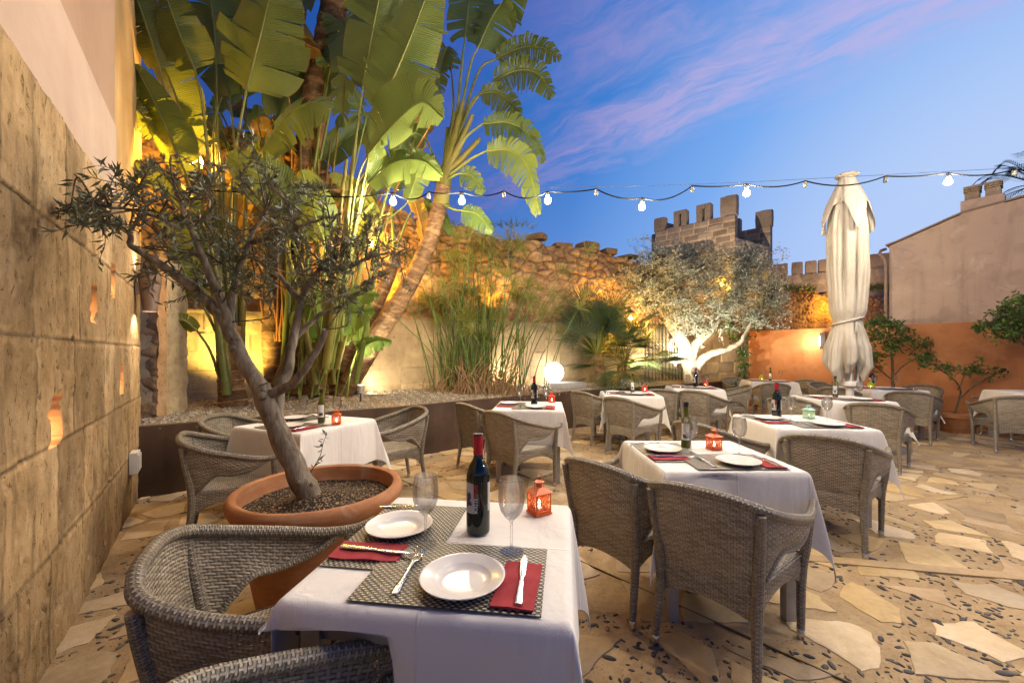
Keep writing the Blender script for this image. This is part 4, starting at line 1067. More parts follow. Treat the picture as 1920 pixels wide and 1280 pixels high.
for i, (c, a, h, words, bot, lan) in T.items():
    if h not in tables: tables[h] = (make_table(h), [])
    place(tables[h][0], tables[h][1], (*c, 0), R(a), 'grey table under white cloth, the ' + words, 'square tables in the courtyard')
    lift = None
    if i == 0:
        def lift(P, X, Y):
            # the hanging front is pushed up over the chair arm at its left
            e = np.clip((.0 - X) / .07, 0, 1); f = np.clip((-.335 - Y) / .02, 0, 1) * e * e * (3 - 2 * e)
            P = P.copy(); low = np.minimum(P[..., 2], 0); cap = -.050 - .008 * np.sin(X * 13) - .03 * np.clip(-low, 0, .5)
            P[..., 2] = np.where((f > 0) & (low < cap), low * (1 - f) + cap * f, P[..., 2]); P[..., 1] += f * np.clip(-low - .05, 0, .3) * .12
            P[..., 0] = np.where((f > 0) & (X < -.335), np.maximum(P[..., 0], -.365), P[..., 0]); P[..., 1] = np.where((f > 0) & (X < -.335), np.maximum(P[..., 1], -.365), P[..., 1])
            return P
    if i == 1:
        def lift(P, X, Y):
            f = np.clip((-.345 - Y) / .05, 0, 1) * np.exp(-((X + .10) / .10) ** 2)
            P = P.copy(); low = np.minimum(P[..., 2], 0); P[..., 2] = np.where(f > 0, low * (1 - .6 * f), P[..., 2]); P[..., 1] += f * .03
            return P
    o = make_cloth(h, .36 if i else .40, 40 + i, lift); o.location = (*c, 0); o.rotation_euler = (0, 0, R(a))
    tag(o, 'white cloth draped over the ' + words, 'tablecloth', 'white tablecloths')
    s = h / .335
    for side in ('front', 'left'):
        F_ = side == 'front'
        if i == 9 and not F_: continue
        sd = 'near edge' if F_ else 'left edge'
        if F_: mx_, my_, mr = .05 * s, -.175 * s, 0
        else: mx_, my_, mr = -.182 * s, .035 * s, -90
        put('placemat', i, mx_, my_, .0026 if F_ else 0, mr, f'grey placemat, {sd} of the {words}')
        zz = .0052 if F_ else .0026
        if i in (6, 8, 9) and F_ is False and i != 8: pass
        q = dict(plate=(.074, -.222), napkin=(.212, -.215), fork=(-.077, -.195), knife=(.220, -.200), glass=(.174, -.055)) if F_ else dict(plate=(-.206, .047), napkin=(-.226, -.105), fork=(-.255, .222), knife=(-.205, -.112), glass=(-.085, -.045))
        rt = dict(plate=0, napkin=-3, fork=2, knife=2, glass=0) if F_ else dict(plate=0, napkin=-88, fork=-86, knife=-93, glass=0)
        for k in ('plate', 'napkin', 'fork', 'knife', 'glass'):
            x, y = q[k][0] * s, q[k][1] * s
            z = zz + (.008 if k == 'knife' else 0)
            if i == 10 and k == 'glass': x, y = (x + .05, y + .14) if F_ else (x - .02, y + .1)
            lab = dict(plate='white plate', napkin='dark red napkin', fork='steel fork', knife='steel knife on napkin', glass='wine glass')[k]
            put(k, i, x, y, z, rt[k], f'{lab}, {sd} of the {words}')
    bx, by = {2: (-.10, .12), 10: (.12, .02), 7: (.0, .08), 1: (-.03, .14), 8: (-.05, .05)}.get(i, (.05, .068))
    lx, ly = {2: (.16, .14), 10: (.27, .02), 1: (.115, .10), 8: (-.12, -.03), 6: (-.10, .02)}.get(i, (.234, .25))
    if bot:
        nm = 'dark wine bottle with red foil' if bot == 'wine' else 'slim green oil bottle with black cap'
        o = put(bot, i, bx * s, by * s, 0, 0, f'{nm} on the {words}')
        o.rotation_euler[2] = -math.atan2(o.location[0], o.location[1])
    if lan: put(lan, i, lx * s, ly * s, 0, 38 if i in (0, 10) else 12, f'{lan if lan != "lime" else "lime green"} candle lantern on the {words}')
# ---------------------------------------------------------------- chairs: x, y, heading (degrees clockwise from straight ahead), words
chair0 = make_chair(); cu_ = []
for x, y, hd_, words in (
    (-.75, 1.28, 64, 'left of the foreground table, back to the stone wall'),
    (-.25, .66, 62, 'nearest the camera, only its woven arm in view'),
    (.655, 2.25, 50, 'left of the table right of the foreground table'),
    (.99, 1.874, 45, 'largest in view, back turned, right of centre'),
    (2.32, 2.908, 45, 'back turned, before the table with the teal lantern'),
    (1.72, 3.34, 62, 'half hidden behind the orange lantern right of centre'),
    (.07, 4.02, 47, 'back turned, before the table by the glowing globe'),
    (-.29, 4.62, 52, 'against the rusty planter left of the table by the globe'),
    (1.25, 6.0, 58, 'beside the planter, left of the table before the fan palm'),
    (1.57, 5.27, 52, 'back turned, before the table at the fan palm'),
    (2.45, 6.45, 28, 'seen squarely from behind, left of the table under the lit olive'),
    (2.93, 6.16, 50, 'back turned, before the table under the lit olive'),
    (3.85, 7.1, -75, 'facing left, right of the table under the lit olive'),
    (5.0, 7.72, 22, 'back turned, before the corner table by the orange wall'),
    (6.05, 8.5, -100, 'close to the orange wall, right of the corner table'),
    (5.15, 9.1, 178, 'behind the corner table, facing the camera'),
    (3.68, 5.2, 50, 'behind the teal lantern, left of the parasol table'),
    (4.25, 4.66, 46, 'back turned, before the table at the parasol'),
    (5.5, 6.7, 50, 'left of the table behind the parasol, against the orange wall'),
    (6.05, 6.05, 48, 'back turned, right of the parasol, facing its rear table'),
    (6.98, 6.9, -118, 'facing left near the small leafy tree by the orange wall'),
    (5.98, 7.5, 172, 'behind the parasol pole, facing the camera'),
    (6.73, 5.42, 32, 'back turned, cut by the right edge of the view'),
    (7.75, 6.15, -75, 'at the right edge, behind the cut off table'),
    (-2.02, 2.93, 58, 'between the stone wall and the table behind the potted olive'),
    (-2.38, 3.62, 88, 'before the planter, left behind the table of the potted olive'),
    (-1.20, 3.98, -128, 'right behind the table of the potted olive, facing left'),
):
    place(chair0, cu_, (x, y, 0), -R(hd_), 'wicker armchair ' + words, 'wicker armchairs around the tables')
# ---------------------------------------------------------------- planting
def unit(v): v = np.asarray(v, float); return v / (np.linalg.norm(v, axis=-1, keepdims=True) + 1e-12)
def leaf_cloud(mb, pos, dirs, ln, wd, r, fold=.25, cols=None):
    "many small pointed leaves; each is two quads folded along the midrib"
    n = len(pos); d = unit(dirs); a = unit(r.normal(size=(n, 3))); s = unit(np.cross(d, a)); nn = np.cross(s, d)
    ln = np.broadcast_to(ln, n)[:, None]; wd = np.broadcast_to(wd, n)[:, None]
    bend = r.uniform(-.12, .25, (n, 1))
    V = np.stack([pos, pos + d * ln * .45 + s * wd * .5 + nn * wd * fold, pos + d * ln * .5 + nn * ln * bend * .3, pos + d * ln * .45 - s * wd * .5 + nn * wd * fold, pos + d * ln - nn * ln * bend * .4], 1)
    if cols is None: cols = np.ones((n, 3)) * r.uniform(.65, 1.35, (n, 1))
    Fs = []
    for i in range(n): b = 5 * i; Fs += [(b, b + 1, b + 4, b + 2), (b, b + 2, b + 4, b + 3)]
    mb.add(V.reshape(-1, 3), Fs, None, np.repeat(cols, 5, 0))
def branch(mb, pts, r0, r1, n=24, ns=9, seed=0, wob=.012, col=(1, 1, 1)):
    r = np.random.default_rng(seed); c = catmull(pts, n); k = np.cumsum(r.normal(0, 1, (n, 3)), 0); k -= np.linspace(0, 1, n)[:, None] * k[-1]
    c = c + k * wob * .4
    rad = np.linspace(r0, r1, n) * (1 + .035 * np.sin(np.arange(n) * .9 + seed) + .02 * r.normal(size=n))
    mb.tube(c, rad, ns, col=col); return c
# ---- olive in the terracotta pot
POT = np.array([-1.03, 2.15, 0]); PS = .93
pot = thing('terracotta_pot', 'huge round terracotta pot of dark soil holding the olive tree', 'pot', POT)
mb = MB(); mb.lathe([(0, .01), (.29, 0), (.305, .01), (.335, .16), (.375, .36), (.405, .50), (.412, .515), (.418, .53), (.440, .545), (.455, .575), (.455, .600), (.443, .622), (.425, .627), (.405, .618), (.398, .585), (.392, .50)], 72); mb.V[0][:, :2] *= PS; mb.build('body', M['terracotta'], pot, angle=50)
mb = MB(); n = 40; P = np.zeros((n, 61, 3)); th = np.linspace(0, 2 * math.pi, 61)
for i in range(n):
    q = .40 * i / (n - 1); x = q * np.cos(th); y = q * np.sin(th)
    P[i] = np.c_[x, y, .535 + .045 * np.exp(-(q / .16) ** 2) + .03 * (fbm(x * 9 + 5, y * 9 + 5, 4, 3) - .45)]
P[..., :2] *= PS; mb.grid(P, flip=True); mb.build('soil', M['soil'], pot, angle=180)
olive = thing('olive_tree', 'leaning young olive tree with open grey green crown in the terracotta pot', 'tree', POT + (0, 0, .55))
OB = np.array(POT + (0, 0, .55)); nodes = []
tk = MB(); r = np.random.default_rng(31)
def ob(pts, r0, r1, seed, n=26, keep=True):
    P = np.array([px(*p) for p in pts]) - OB; c = branch(tk, P, r0, r1, n, 10, seed, .008)
    if keep: nodes.extend([(q, a) for q, a in zip(c[3:], np.linspace(r0, r1, n)[3:])])
    return c
ob([(592, 960, 2.12), (578, 925, 2.12), (545, 858, 2.10), (512, 785, 2.08), (488, 722, 2.06)], .062, .045, 1, keep=False)
ob([(488, 725, 2.06), (455, 672, 2.03), (425, 605, 2.0), (385, 562, 1.97), (335, 522, 1.93), (288, 490, 1.9), (254, 462, 1.88), (246, 428, 1.87)], .040, .009, 2, 40)
ob([(440, 640, 2.02), (428, 585, 2.05), (440, 525, 2.1), (468, 455, 2.12), (500, 395, 2.15)], .027, .008, 3)
ob([(520, 805, 2.08), (522, 740, 2.12), (540, 690, 2.16), (550, 628, 2.2), (562, 560, 2.22), (598, 505, 2.25), (645, 470, 2.3)], .037, .008, 4, 36)
ob([(498, 745, 2.07), (545, 718, 2.05), (580, 682, 2.02), (610, 618, 2.0)], .027, .015, 5)
ob([(425, 605, 2.0), (400, 545, 1.95), (375, 480, 1.9), (345, 410, 1.86), (325, 345, 1.83)], .026, .007, 6)
ob([(468, 455, 2.12), (520, 440, 2.1), (580, 420, 2.08), (640, 400, 2.1)], .014, .006, 7)
ob([(345, 430, 1.88), (290, 405, 1.8), (230, 392, 1.72), (160, 378, 1.66)], .010, .004, 8)
ob([(562, 560, 2.22), (520, 520, 2.2), (480, 490, 2.18), (430, 480, 2.1)], .015, .006, 9)
ob([(598, 505, 2.25), (660, 500, 2.3), (720, 478, 2.32), (765, 480, 2.35)], .012, .004, 10)
ob([(548, 640, 2.2), (600, 590, 2.3), (660, 560, 2.35), (700, 520, 2.4)], .016, .005, 11)
for p, rd in (((436, 652, 2.0), .02), ((492, 742, 2.02), .022), ((408, 585, 1.97), .018), ((560, 905, 2.06), .014), ((585, 908, 2.06), .012)):   # cut knots
    q = px(*p) - OB; mb2 = tk; th = np.linspace(-math.pi / 2, math.pi / 2, 7); tk.lathe(np.c_[rd * np.cos(th), rd * np.sin(th)], 9, q)
tk.build('trunk', M['olive_bark'], olive, angle=70)
CL = [(190, 385, 85, 52, 1.70, 20), (330, 345, 80, 48, 1.85, 14), (300, 410, 60, 40, 1.85, 8), (470, 400, 110, 75, 2.12, 22), (590, 430, 110, 80, 2.12, 24), (690, 480, 70, 48, 2.32, 16), (440, 500, 100, 60, 2.0, 16), (560, 510, 110, 65, 2.15, 22), (340, 500, 70, 55, 1.92, 8), (640, 545, 60, 45, 2.3, 8), (470, 330, 60, 50, 2.1, 6)]
NP = np.array([a for a, b in nodes]); tw = MB(); lp, ldir = [], []
for cx_, cy_, rx_, ry_, dd, cnt in CL:
    for _ in range(cnt):
        a = r.uniform(0, 6.28); q = math.sqrt(r.random()); e = px(cx_ + rx_ * q * math.cos(a), cy_ + ry_ * q * math.sin(a), dd + r.normal(0, .15)) - OB
        s = NP[np.argmin(np.linalg.norm(NP - e, axis=1) + r.uniform(0, .12, len(NP)))]
        L = np.linalg.norm(e - s)
        if L > .55: s = e + (s - e) * .55 / L
        m_ = (s + e) / 2 + r.normal(0, .05, 3) + (0, 0, .03); tip = e + unit(e - s) * .06 + (0, 0, r.uniform(-.03, .05)); c = catmull([s, m_, e, tip], 14); tw.tube(c, np.linspace(.0042, .0012, 14), 5, cap=False)
        kk = r.integers(19, 28)
        for f in np.linspace(.22, 1.0, kk):
            x = f * 13; i = min(int(x), 12); p = c[i] + (c[i + 1] - c[i]) * (x - i); t = unit(c[i + 1] - c[i])
            side = unit(np.cross(t, r.normal(size=3))); lp.append(p); ldir.append(t * r.uniform(.2, .9) + side * r.uniform(.5, 1.0) + np.array([0, 0, .15]))
        # a side shoot
        if r.random() < .8:
            i = r.integers(4, 11); s2 = c[i]; e2 = s2 + unit(r.normal(size=3) + unit(e - s)) * r.uniform(.08, .18); c2 = catmull([s2, (s2 + e2) / 2 + r.normal(0, .012, 3), e2], 8); tw.tube(c2, np.linspace(.0025, .001, 8), 4, cap=False)
            for f in np.linspace(.15, 1, 12):
                x = f * 6.99; i = min(int(x), 6); p = c2[i] + (c2[i + 1] - c2[i]) * (x - i); t = unit(e2 - s2); lp.append(p); ldir.append(t * r.uniform(.2, .9) + unit(np.cross(t, r.normal(size=3))) * r.uniform(.4, 1))
sh = [px(582, 885, 2.08), px(600, 855, 2.06), px(606, 830, 2.06), px(612, 815, 2.05)]; c = catmull(np.array(sh) - OB, 10); tw.tube(c, np.linspace(.003, .001, 10), 4)
for f in range(1, 10):
    for _ in range(2): lp.append(c[f]); ldir.append(unit(r.normal(size=3)) + (0, 0, .5))
tw.build('twig_foliage', M['twig'], olive, angle=180)
mb = MB(); lp = np.array(lp); leaf_cloud(mb, lp, np.array(ldir), r.uniform(.030, .058, len(lp)), r.uniform(.008, .013, len(lp)), r); mb.build('crown', M['olive_leaf'], olive, angle=180)

# ---- big paddle leaves (giant bird of paradise)
def paddle(parent, O, pet, blade, width, seed, side=None, tear=8, gap=.12, droop=.12, fold=.35, tint=(1, 1, 1), pr=(.022, .012), only=None):
    "pet: stalk points, blade: midrib points, both (px, py, distance) of the photograph turned into places"
    r = np.random.default_rng(seed); O = np.array(O)
    B = catmull(np.array([px(*p) for p in blade]) - O, 61); t = unit(np.gradient(B, axis=0))
    if pet is not None:
        Pt = np.array([px(*p) for p in pet]) - O; c = catmull(np.vstack([Pt, B[:1]]), 30); st = MB()
        st.tube(np.vstack([c, B[1:]]), np.concatenate([np.linspace(pr[0], pr[1], 30), np.linspace(pr[1] * 1.25, .005, 60)]), 8, col=np.array(tint) * 1.25, flat=.8)
    else:
        st = MB(); st.tube(B, np.linspace(pr[1], .003, 61), 7, col=tint, flat=.8)
    s0 = np.array([1., 0, .0]) if side is None else np.array(side, float)
    S = unit(s0 - t * (t @ s0)[:, None]); N_ = np.cross(t, S)
    f = np.linspace(0, 1, 61); L = np.concatenate([[0], np.cumsum(np.linalg.norm(np.diff(B, axis=0), axis=1))])
    wprof = width * .5 * np.clip(np.sin(math.pi * np.clip(f * .94 + .035, 0, 1) ** .80), 0, 1) ** .55
    mb = MB()
    for sg in (-1, 1):
        if only and sg != only: continue
        cuts = np.sort(np.concatenate([[0, 60], r.choice(np.arange(2, 59), size=min(tear, 50), replace=False)])).astype(int)
        for a, b in zip(cuts[:-1], cuts[1:]):
            if b <= a: continue
            K = max(2, b - a + 1); ii = np.linspace(a, b, K); nx = 8
            ex_d = r.normal(0, .10); ex_f = r.normal(0, .14); g_ = gap * r.uniform(.3, 1.3) * (1 if tear > 2 else 0)
            P = np.zeros((K, nx, 3)); U = np.zeros((K, nx, 2)); ln_j = r.uniform(.82, 1.05) if tear > 5 else 1
            for j in range(nx):
                x = j / (nx - 1); mid = (a + b) / 2; q = ii + (mid - ii) * g_ * x ** .8
                q = np.clip(q + x * 60 * wprof.max() / max(L[-1], .1) * .22, 0, 60)          # veins run outward and forward
                w_ = np.interp(q, np.arange(61), wprof) * ln_j
                c = np.stack([np.interp(q, np.arange(61), B[:, k]) for k in range(3)], -1); base = np.stack([np.interp(ii, np.arange(61), B[:, k]) for k in range(3)], -1)
                Sx = np.stack([np.interp(q, np.arange(61), S[:, k]) for k in range(3)], -1); Nx = np.stack([np.interp(q, np.arange(61), N_[:, k]) for k in range(3)], -1)
                c = base * (1 - x) + c * x if x < .25 else c
                an = fold + .14 + ex_f * x
                P[:, j] = c + Sx * sg * (w_ * x * math.cos(an))[:, None] + Nx * (w_ * x * math.sin(an))[:, None] - np.array([0, 0, 1]) * ((droop + ex_d * .5) * w_ * x * x)[:, None] + Nx * (.004 * np.sin(q * .5 + seed) * x)[:, None]
                U[:, j, 0] = np.interp(ii, np.arange(61), L); U[:, j, 1] = x
            mb.grid(P, U, np.array(tint) * r.uniform(.88, 1.1))
    lf = mb.build('leaf', M['paddle_leaf'], parent, angle=180); st.build('leaf_stalk', M['leaf_stalk'], lf, angle=180)
def ringed_trunk(parent, O, pts, r0, r1, seed, ring=.13, mat='fibre_bark', name='trunk'):
    O = np.array(O); P = catmull(np.array([px(*p) for p in pts]) - O, 120); L = np.concatenate([[0], np.cumsum(np.linalg.norm(np.diff(P, axis=0), axis=1))])
    r = np.random.default_rng(seed); ph = (L / ring) + .25 * np.sin(L * 4 + seed); fr = ph - np.floor(ph)
    rad = np.interp(L, [0, L[-1]], [r0, r1]) * (1 + .055 * (1 - fr) ** 4 - .03 * fr)
    mb = MB(); ns = 14; n0 = mb.n; mb.tube(P, rad, ns)
    tint = np.ones((120, ns + 1, 3)) * (.75 + .35 * np.sin(np.floor(ph) * 2.1 + seed) * .4)[:, None, None]
    pale = (fr < .14)[:, None, None]; tint = np.where(pale, np.array([1.3, 1.27, 1.2]), tint)
    mb.C[0] = tint.reshape(-1, 3); mb.build(name, M[mat], parent, angle=60)
SD = (1, 0, .0)
OL = px(430, 770, 5.0)
pl = thing('paddle_plant', 'tall dark leaved bird of paradise plant beside the left wall', 'plant', OL)
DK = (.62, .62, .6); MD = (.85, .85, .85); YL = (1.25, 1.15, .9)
ringed_trunk(pl, OL, [(440, 772, 5.0), (436, 740, 5.0), (432, 690, 5.0), (436, 610, 5.0)], .17, .09, 3, .12)
for k, (bx_, tx_, ty_, d_) in enumerate(((430, 398, 330, 4.9), (436, 418, 320, 5.0), (444, 440, 300, 5.1), (426, 372, 400, 4.8), (450, 462, 330, 5.1), (440, 405, 250, 5.0))):
    mb = MB(); P = np.array([px(bx_, 740, d_), px((bx_ * 2 + tx_) / 3, 600, d_), px((bx_ + 2 * tx_) / 3, 470, d_), px(tx_, ty_, d_)]) - OL; mb.tube(catmull(P, 24), np.linspace(.05, .02, 24), 9, col=((1.0, .8, .55), (.8, .85, .6))[k % 2]); mb.build('sheath', M['leaf_stalk'], pl, angle=180)
paddle(pl, OL, [(438, 700, 5.0), (432, 450, 4.9), (440, 300, 4.7)], [(462, 170, 4.5), (490, 60, 4.4), (520, -70, 4.3)], 1.02, 1, (1, .1, .12), 9, .09, .05, .18, (.95, .95, .9))
paddle(pl, OL, [(425, 650, 4.9), (385, 420, 4.8), (372, 300, 4.7)], [(350, 245, 4.6), (318, 150, 4.5), (262, 40, 4.4)], .62, 2, (.8, -.2, .3), 5, .08, .1, .3, DK)
paddle(pl, OL, [(420, 640, 4.9), (395, 350, 4.7), (380, 200, 4.5)], [(365, 130, 4.4), (335, 60, 4.3), (300, -40, 4.2)], .56, 3, (.9, .1, .2), 4, .06, .1, .3, DK)
paddle(pl, OL, [(430, 640, 5.0), (410, 300, 4.9)], [(405, 120, 4.9), (400, 40, 4.9), (385, -60, 4.8)], .95, 4, (1, .3, .05), 5, .06, .1, .2, DK)
paddle(pl, OL, [(425, 640, 4.9), (400, 480, 4.7)], [(372, 400, 4.5), (310, 330, 4.4), (240, 300, 4.3), (222, 325, 4.3)], .34, 5, (.2, .3, .9), 6, .1, .2, .5, DK)
paddle(pl, OL, [(410, 700, 4.9), (402, 560, 4.8)], [(385, 500, 4.75), (345, 440, 4.7), (285, 395, 4.65)], .40, 6, (.6, -.2, .6), 5, .06, .1, .3, (1.1, 1.15, 1.2))
paddle(pl, OL, [(415, 720, 4.9), (395, 660, 4.8)], [(370, 620, 4.7), (340, 600, 4.6), (305, 622, 4.5)], .20, 7, (.3, -.2, 1), 3, .06, .2, .4, YL)
paddle(pl, OL, [(430, 640, 5.0), (415, 300, 4.8)], [(385, 270, 4.6), (330, 230, 4.5), (240, 150, 4.35)], .55, 8, (.5, .2, .7), 6, .08, .15, .35, DK)
paddle(pl, OL, [(435, 640, 5.0), (420, 420, 4.9)], [(405, 250, 5.2), (370, 205, 5.3), (300, 195, 5.3), (265, 225, 5.3)], .45, 9, (.2, 0, 1), 7, .1, .3, .4, YL)
paddle(pl, OL, [(435, 690, 5.0), (390, 590, 4.8)], [(372, 560, 4.7), (350, 520, 4.65), (325, 450, 4.6)], .42, 30, (.9, 0, .3), 4, .06, .1, .25, (1, 1.05, .9))
paddle(pl, OL, [(425, 640, 4.9), (380, 380, 4.7)], [(350, 330, 4.55), (300, 215, 4.4), (252, 120, 4.3)], .5, 31, (.8, -.1, .45), 6, .08, .15, .3, DK)
paddle(pl, OL, [(415, 600, 4.9), (330, 260, 4.6)], [(300, 130, 4.4), (268, 30, 4.3), (230, -70, 4.2)], .55, 33, (.9, .1, .3), 6, .06, .1, .3, DK)
paddle(pl, OL, [(420, 600, 4.9), (345, 320, 4.7)], [(300, 250, 4.5), (262, 210, 4.4), (226, 160, 4.3)], .36, 34, (.4, .1, .8), 6, .08, .2, .3, DK)
paddle(pl, OL, [(420, 600, 5.0), (400, 260, 5.1)], [(440, 120, 5.2), (452, 30, 5.2), (440, -50, 5.2)], .7, 35, (1, .2, .1), 6, .06, .1, .25, DK)
paddle(pl, OL, [(435, 640, 5.0), (440, 300, 5.0)], [(430, 180, 5.1), (395, 110, 5.1), (330, 60, 5.0), (290, 80, 4.9)], .5, 32, (.2, .1, 1), 8, .1, .3, .3, DK)
# middle plant: big lit blades and the dark leaning trunk behind
OM = px(600, 735, 5.4)
pm = thing('paddle_plant', 'tallest bird of paradise plant with big floodlit blades and dark trunk', 'plant', OM)
ringed_trunk(pm, OM, [(590, 740, 5.8), (572, 600, 5.8), (566, 420, 5.8), (585, 230, 5.7), (612, 90, 5.6), (640, -60, 5.5)], .20, .17, 5, .22)
ringed_trunk(pm, OM, [(520, 740, 5.7), (512, 620, 5.7), (520, 450, 5.8), (545, 300, 5.8)], .15, .12, 8, .2)
for k, (bx_, tx_, ty_, d_) in enumerate(((610, 668, 250, 4.6), (600, 650, 300, 4.7), (618, 690, 330, 4.7), (590, 700, 380, 4.9), (630, 730, 400, 5.0))):
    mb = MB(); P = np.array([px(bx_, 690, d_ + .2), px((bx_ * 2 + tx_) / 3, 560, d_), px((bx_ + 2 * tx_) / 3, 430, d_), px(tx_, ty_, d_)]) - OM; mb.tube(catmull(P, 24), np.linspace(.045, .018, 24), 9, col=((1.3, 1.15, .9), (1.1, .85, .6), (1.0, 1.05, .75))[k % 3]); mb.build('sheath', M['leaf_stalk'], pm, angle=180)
paddle(pm, OM, [(612, 680, 4.9), (640, 470, 4.7), (662, 300, 4.6)], [(680, 160, 4.4), (702, 40, 4.3), (730, -90, 4.2)], .86, 11, (1, .1, 0), 8, .09, .05, .2, (1, 1, .9))
paddle(pm, OM, [(618, 680, 4.8), (655, 480, 4.6), (690, 300, 4.4)], [(706, 215, 4.3), (762, 90, 4.15), (815, -50, 4.0)], .78, 12, (.9, -.1, .4), 12, .07, .05, .15, (1.1, 1.1, 1.05))
paddle(pm, OM, [(640, 640, 4.8), (655, 450, 4.6), (670, 340, 4.5)], [(688, 292, 4.4), (735, 235, 4.2), (790, 192, 4.05), (832, 222, 3.95)], .66, 13, (.5, -.3, .8), 9, .09, .25, .25, (1.15, 1.15, 1.1))
paddle(pm, OM, [(600, 640, 5.0), (560, 480, 4.9), (500, 360, 4.8)], [(490, 285, 4.7), (530, 225, 4.6), (580, 195, 4.5), (618, 205, 4.4)], .62, 14, (.6, -.3, -.7), 13, .16, .3, .2, (1.1, 1.15, 1.1))
paddle(pm, OM, [(600, 640, 5.0), (580, 480, 4.8)], [(565, 400, 4.6), (520, 345, 4.45), (470, 320, 4.3), (425, 290, 4.25)], .66, 15, (.3, -.3, .9), 15, .14, .25, .15, (.75, .85, .85))
paddle(pm, OM, [(610, 700, 5.2), (612, 540, 5.1)], [(608, 450, 5.0), (588, 395, 4.95), (566, 318, 4.9)], .62, 16, (1, .1, .1), 5, .05, .1, .15, (1.5, 1.6, 1.5))  # raised tint puts the floodlight falling on this leaf into its colour
paddle(pm, OM, [(625, 680, 5.0), (650, 480, 4.8), (668, 380, 4.7)], [(690, 345, 4.6), (735, 305, 4.5), (790, 300, 4.4), (830, 330, 4.35)], .42, 17, (.2, -.3, .9), 7, .08, .35, .3, (.95, 1.05, 1))
paddle(pm, OM, [(592, 740, 5.2), (612, 680, 5.05)], [(622, 618, 4.95), (655, 590, 4.9), (702, 578, 4.85)], .40, 18, (.3, -.4, .8), 3, .06, .1, .2, (.8, 1.1, .8), (.012, .008))
paddle(pm, OM, [(598, 740, 5.3), (600, 640, 5.2)], [(605, 580, 5.1), (650, 555, 5.0), (712, 552, 4.95)], .30, 19, (.3, -.3, .9), 4, .06, .2, .3, (.75, 1.0, .85), (.012, .008))
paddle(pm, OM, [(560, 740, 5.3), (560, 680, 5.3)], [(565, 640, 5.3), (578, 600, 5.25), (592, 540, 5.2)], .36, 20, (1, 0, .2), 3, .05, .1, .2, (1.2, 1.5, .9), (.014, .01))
paddle(pm, OM, [(640, 740, 5.3), (660, 690, 5.3)], [(672, 660, 5.3), (700, 640, 5.25), (735, 640, 5.2)], .26, 21, (.2, -.2, 1), 3, .05, .2, .3, (.75, 1.0, .8), (.012, .008))
for k in range(6):
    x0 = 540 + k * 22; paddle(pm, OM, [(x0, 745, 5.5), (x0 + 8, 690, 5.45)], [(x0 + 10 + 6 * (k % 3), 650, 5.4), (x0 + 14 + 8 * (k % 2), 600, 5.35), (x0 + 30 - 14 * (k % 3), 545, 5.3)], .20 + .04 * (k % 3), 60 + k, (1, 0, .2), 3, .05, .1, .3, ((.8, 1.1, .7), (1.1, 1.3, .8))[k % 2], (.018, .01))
paddle(pm, OM, [(575, 420, 5.6), (600, 240, 5.5)], [(620, 120, 5.4), (640, 40, 5.3), (650, 90, 5.1), (640, 240, 5.0)], .55, 22, (.9, 0, .3), 14, .18, .3, .2, DK)
paddle(pm, OM, [(590, 400, 5.6), (580, 250, 5.6)], [(560, 150, 5.6), (540, 110, 5.5), (525, 180, 5.4), (530, 260, 5.3)], .5, 23, (.9, 0, .3), 14, .18, .3, .2, DK)
paddle(pm, OM, [(590, 300, 5.6), (620, 60, 5.5)], [(600, -20, 5.5), (575, -40, 5.4), (550, 20, 5.3), (545, 90, 5.3)], .6, 24, (.9, 0, .3), 9, .12, .3, .2, DK)
paddle(pm, OM, [(600, 300, 5.6), (640, 100, 5.5)], [(655, 30, 5.5), (690, -10, 5.5), (720, 60, 5.5), (730, 170, 5.5)], .6, 25, (.9, 0, .3), 8, .12, .3, .2, (.5, .58, .58))
# right plant: two leaning ringed trunks and a fan of torn leaves against the sky
OR = px(655, 735, 6.0)
pr_ = thing('paddle_plant', 'leaning ringed trunks with torn leaves fanning out against the sky', 'plant', OR)
ringed_trunk(pr_, OR, [(640, 742, 6.0), (672, 690, 6.0), (712, 622, 5.95), (752, 560, 5.9), (782, 505, 5.85), (805, 452, 5.8), (820, 402, 5.8), (832, 350, 5.75)], .15, .105, 4, .20)
ringed_trunk(pr_, OR, [(615, 742, 6.15), (640, 690, 6.15), (672, 625, 6.15), (705, 570, 6.15), (728, 520, 6.1), (742, 470, 6.1)], .13, .09, 9, .2)
for k, (tx_, ty_, d_, w0) in enumerate(((868, 190, 5.6, .085), (852, 210, 5.65, .08), (886, 215, 5.55, .07), (840, 240, 5.7, .07), (900, 260, 5.6, .06))):
    mb = MB(); P = np.array([px(826, 385, 5.78), px(836, 330, 5.75), px((836 + tx_) / 2, (330 + ty_) / 2, (5.75 + d_) / 2), px(tx_, ty_, d_)]) - OR; mb.tube(catmull(P, 24), np.linspace(w0 * 1.45, .028, 24), 9, col=((.95, .75, .55), (.6, .6, .5))[k % 2]); mb.build('sheath', M['leaf_stalk'], pr_, angle=180)
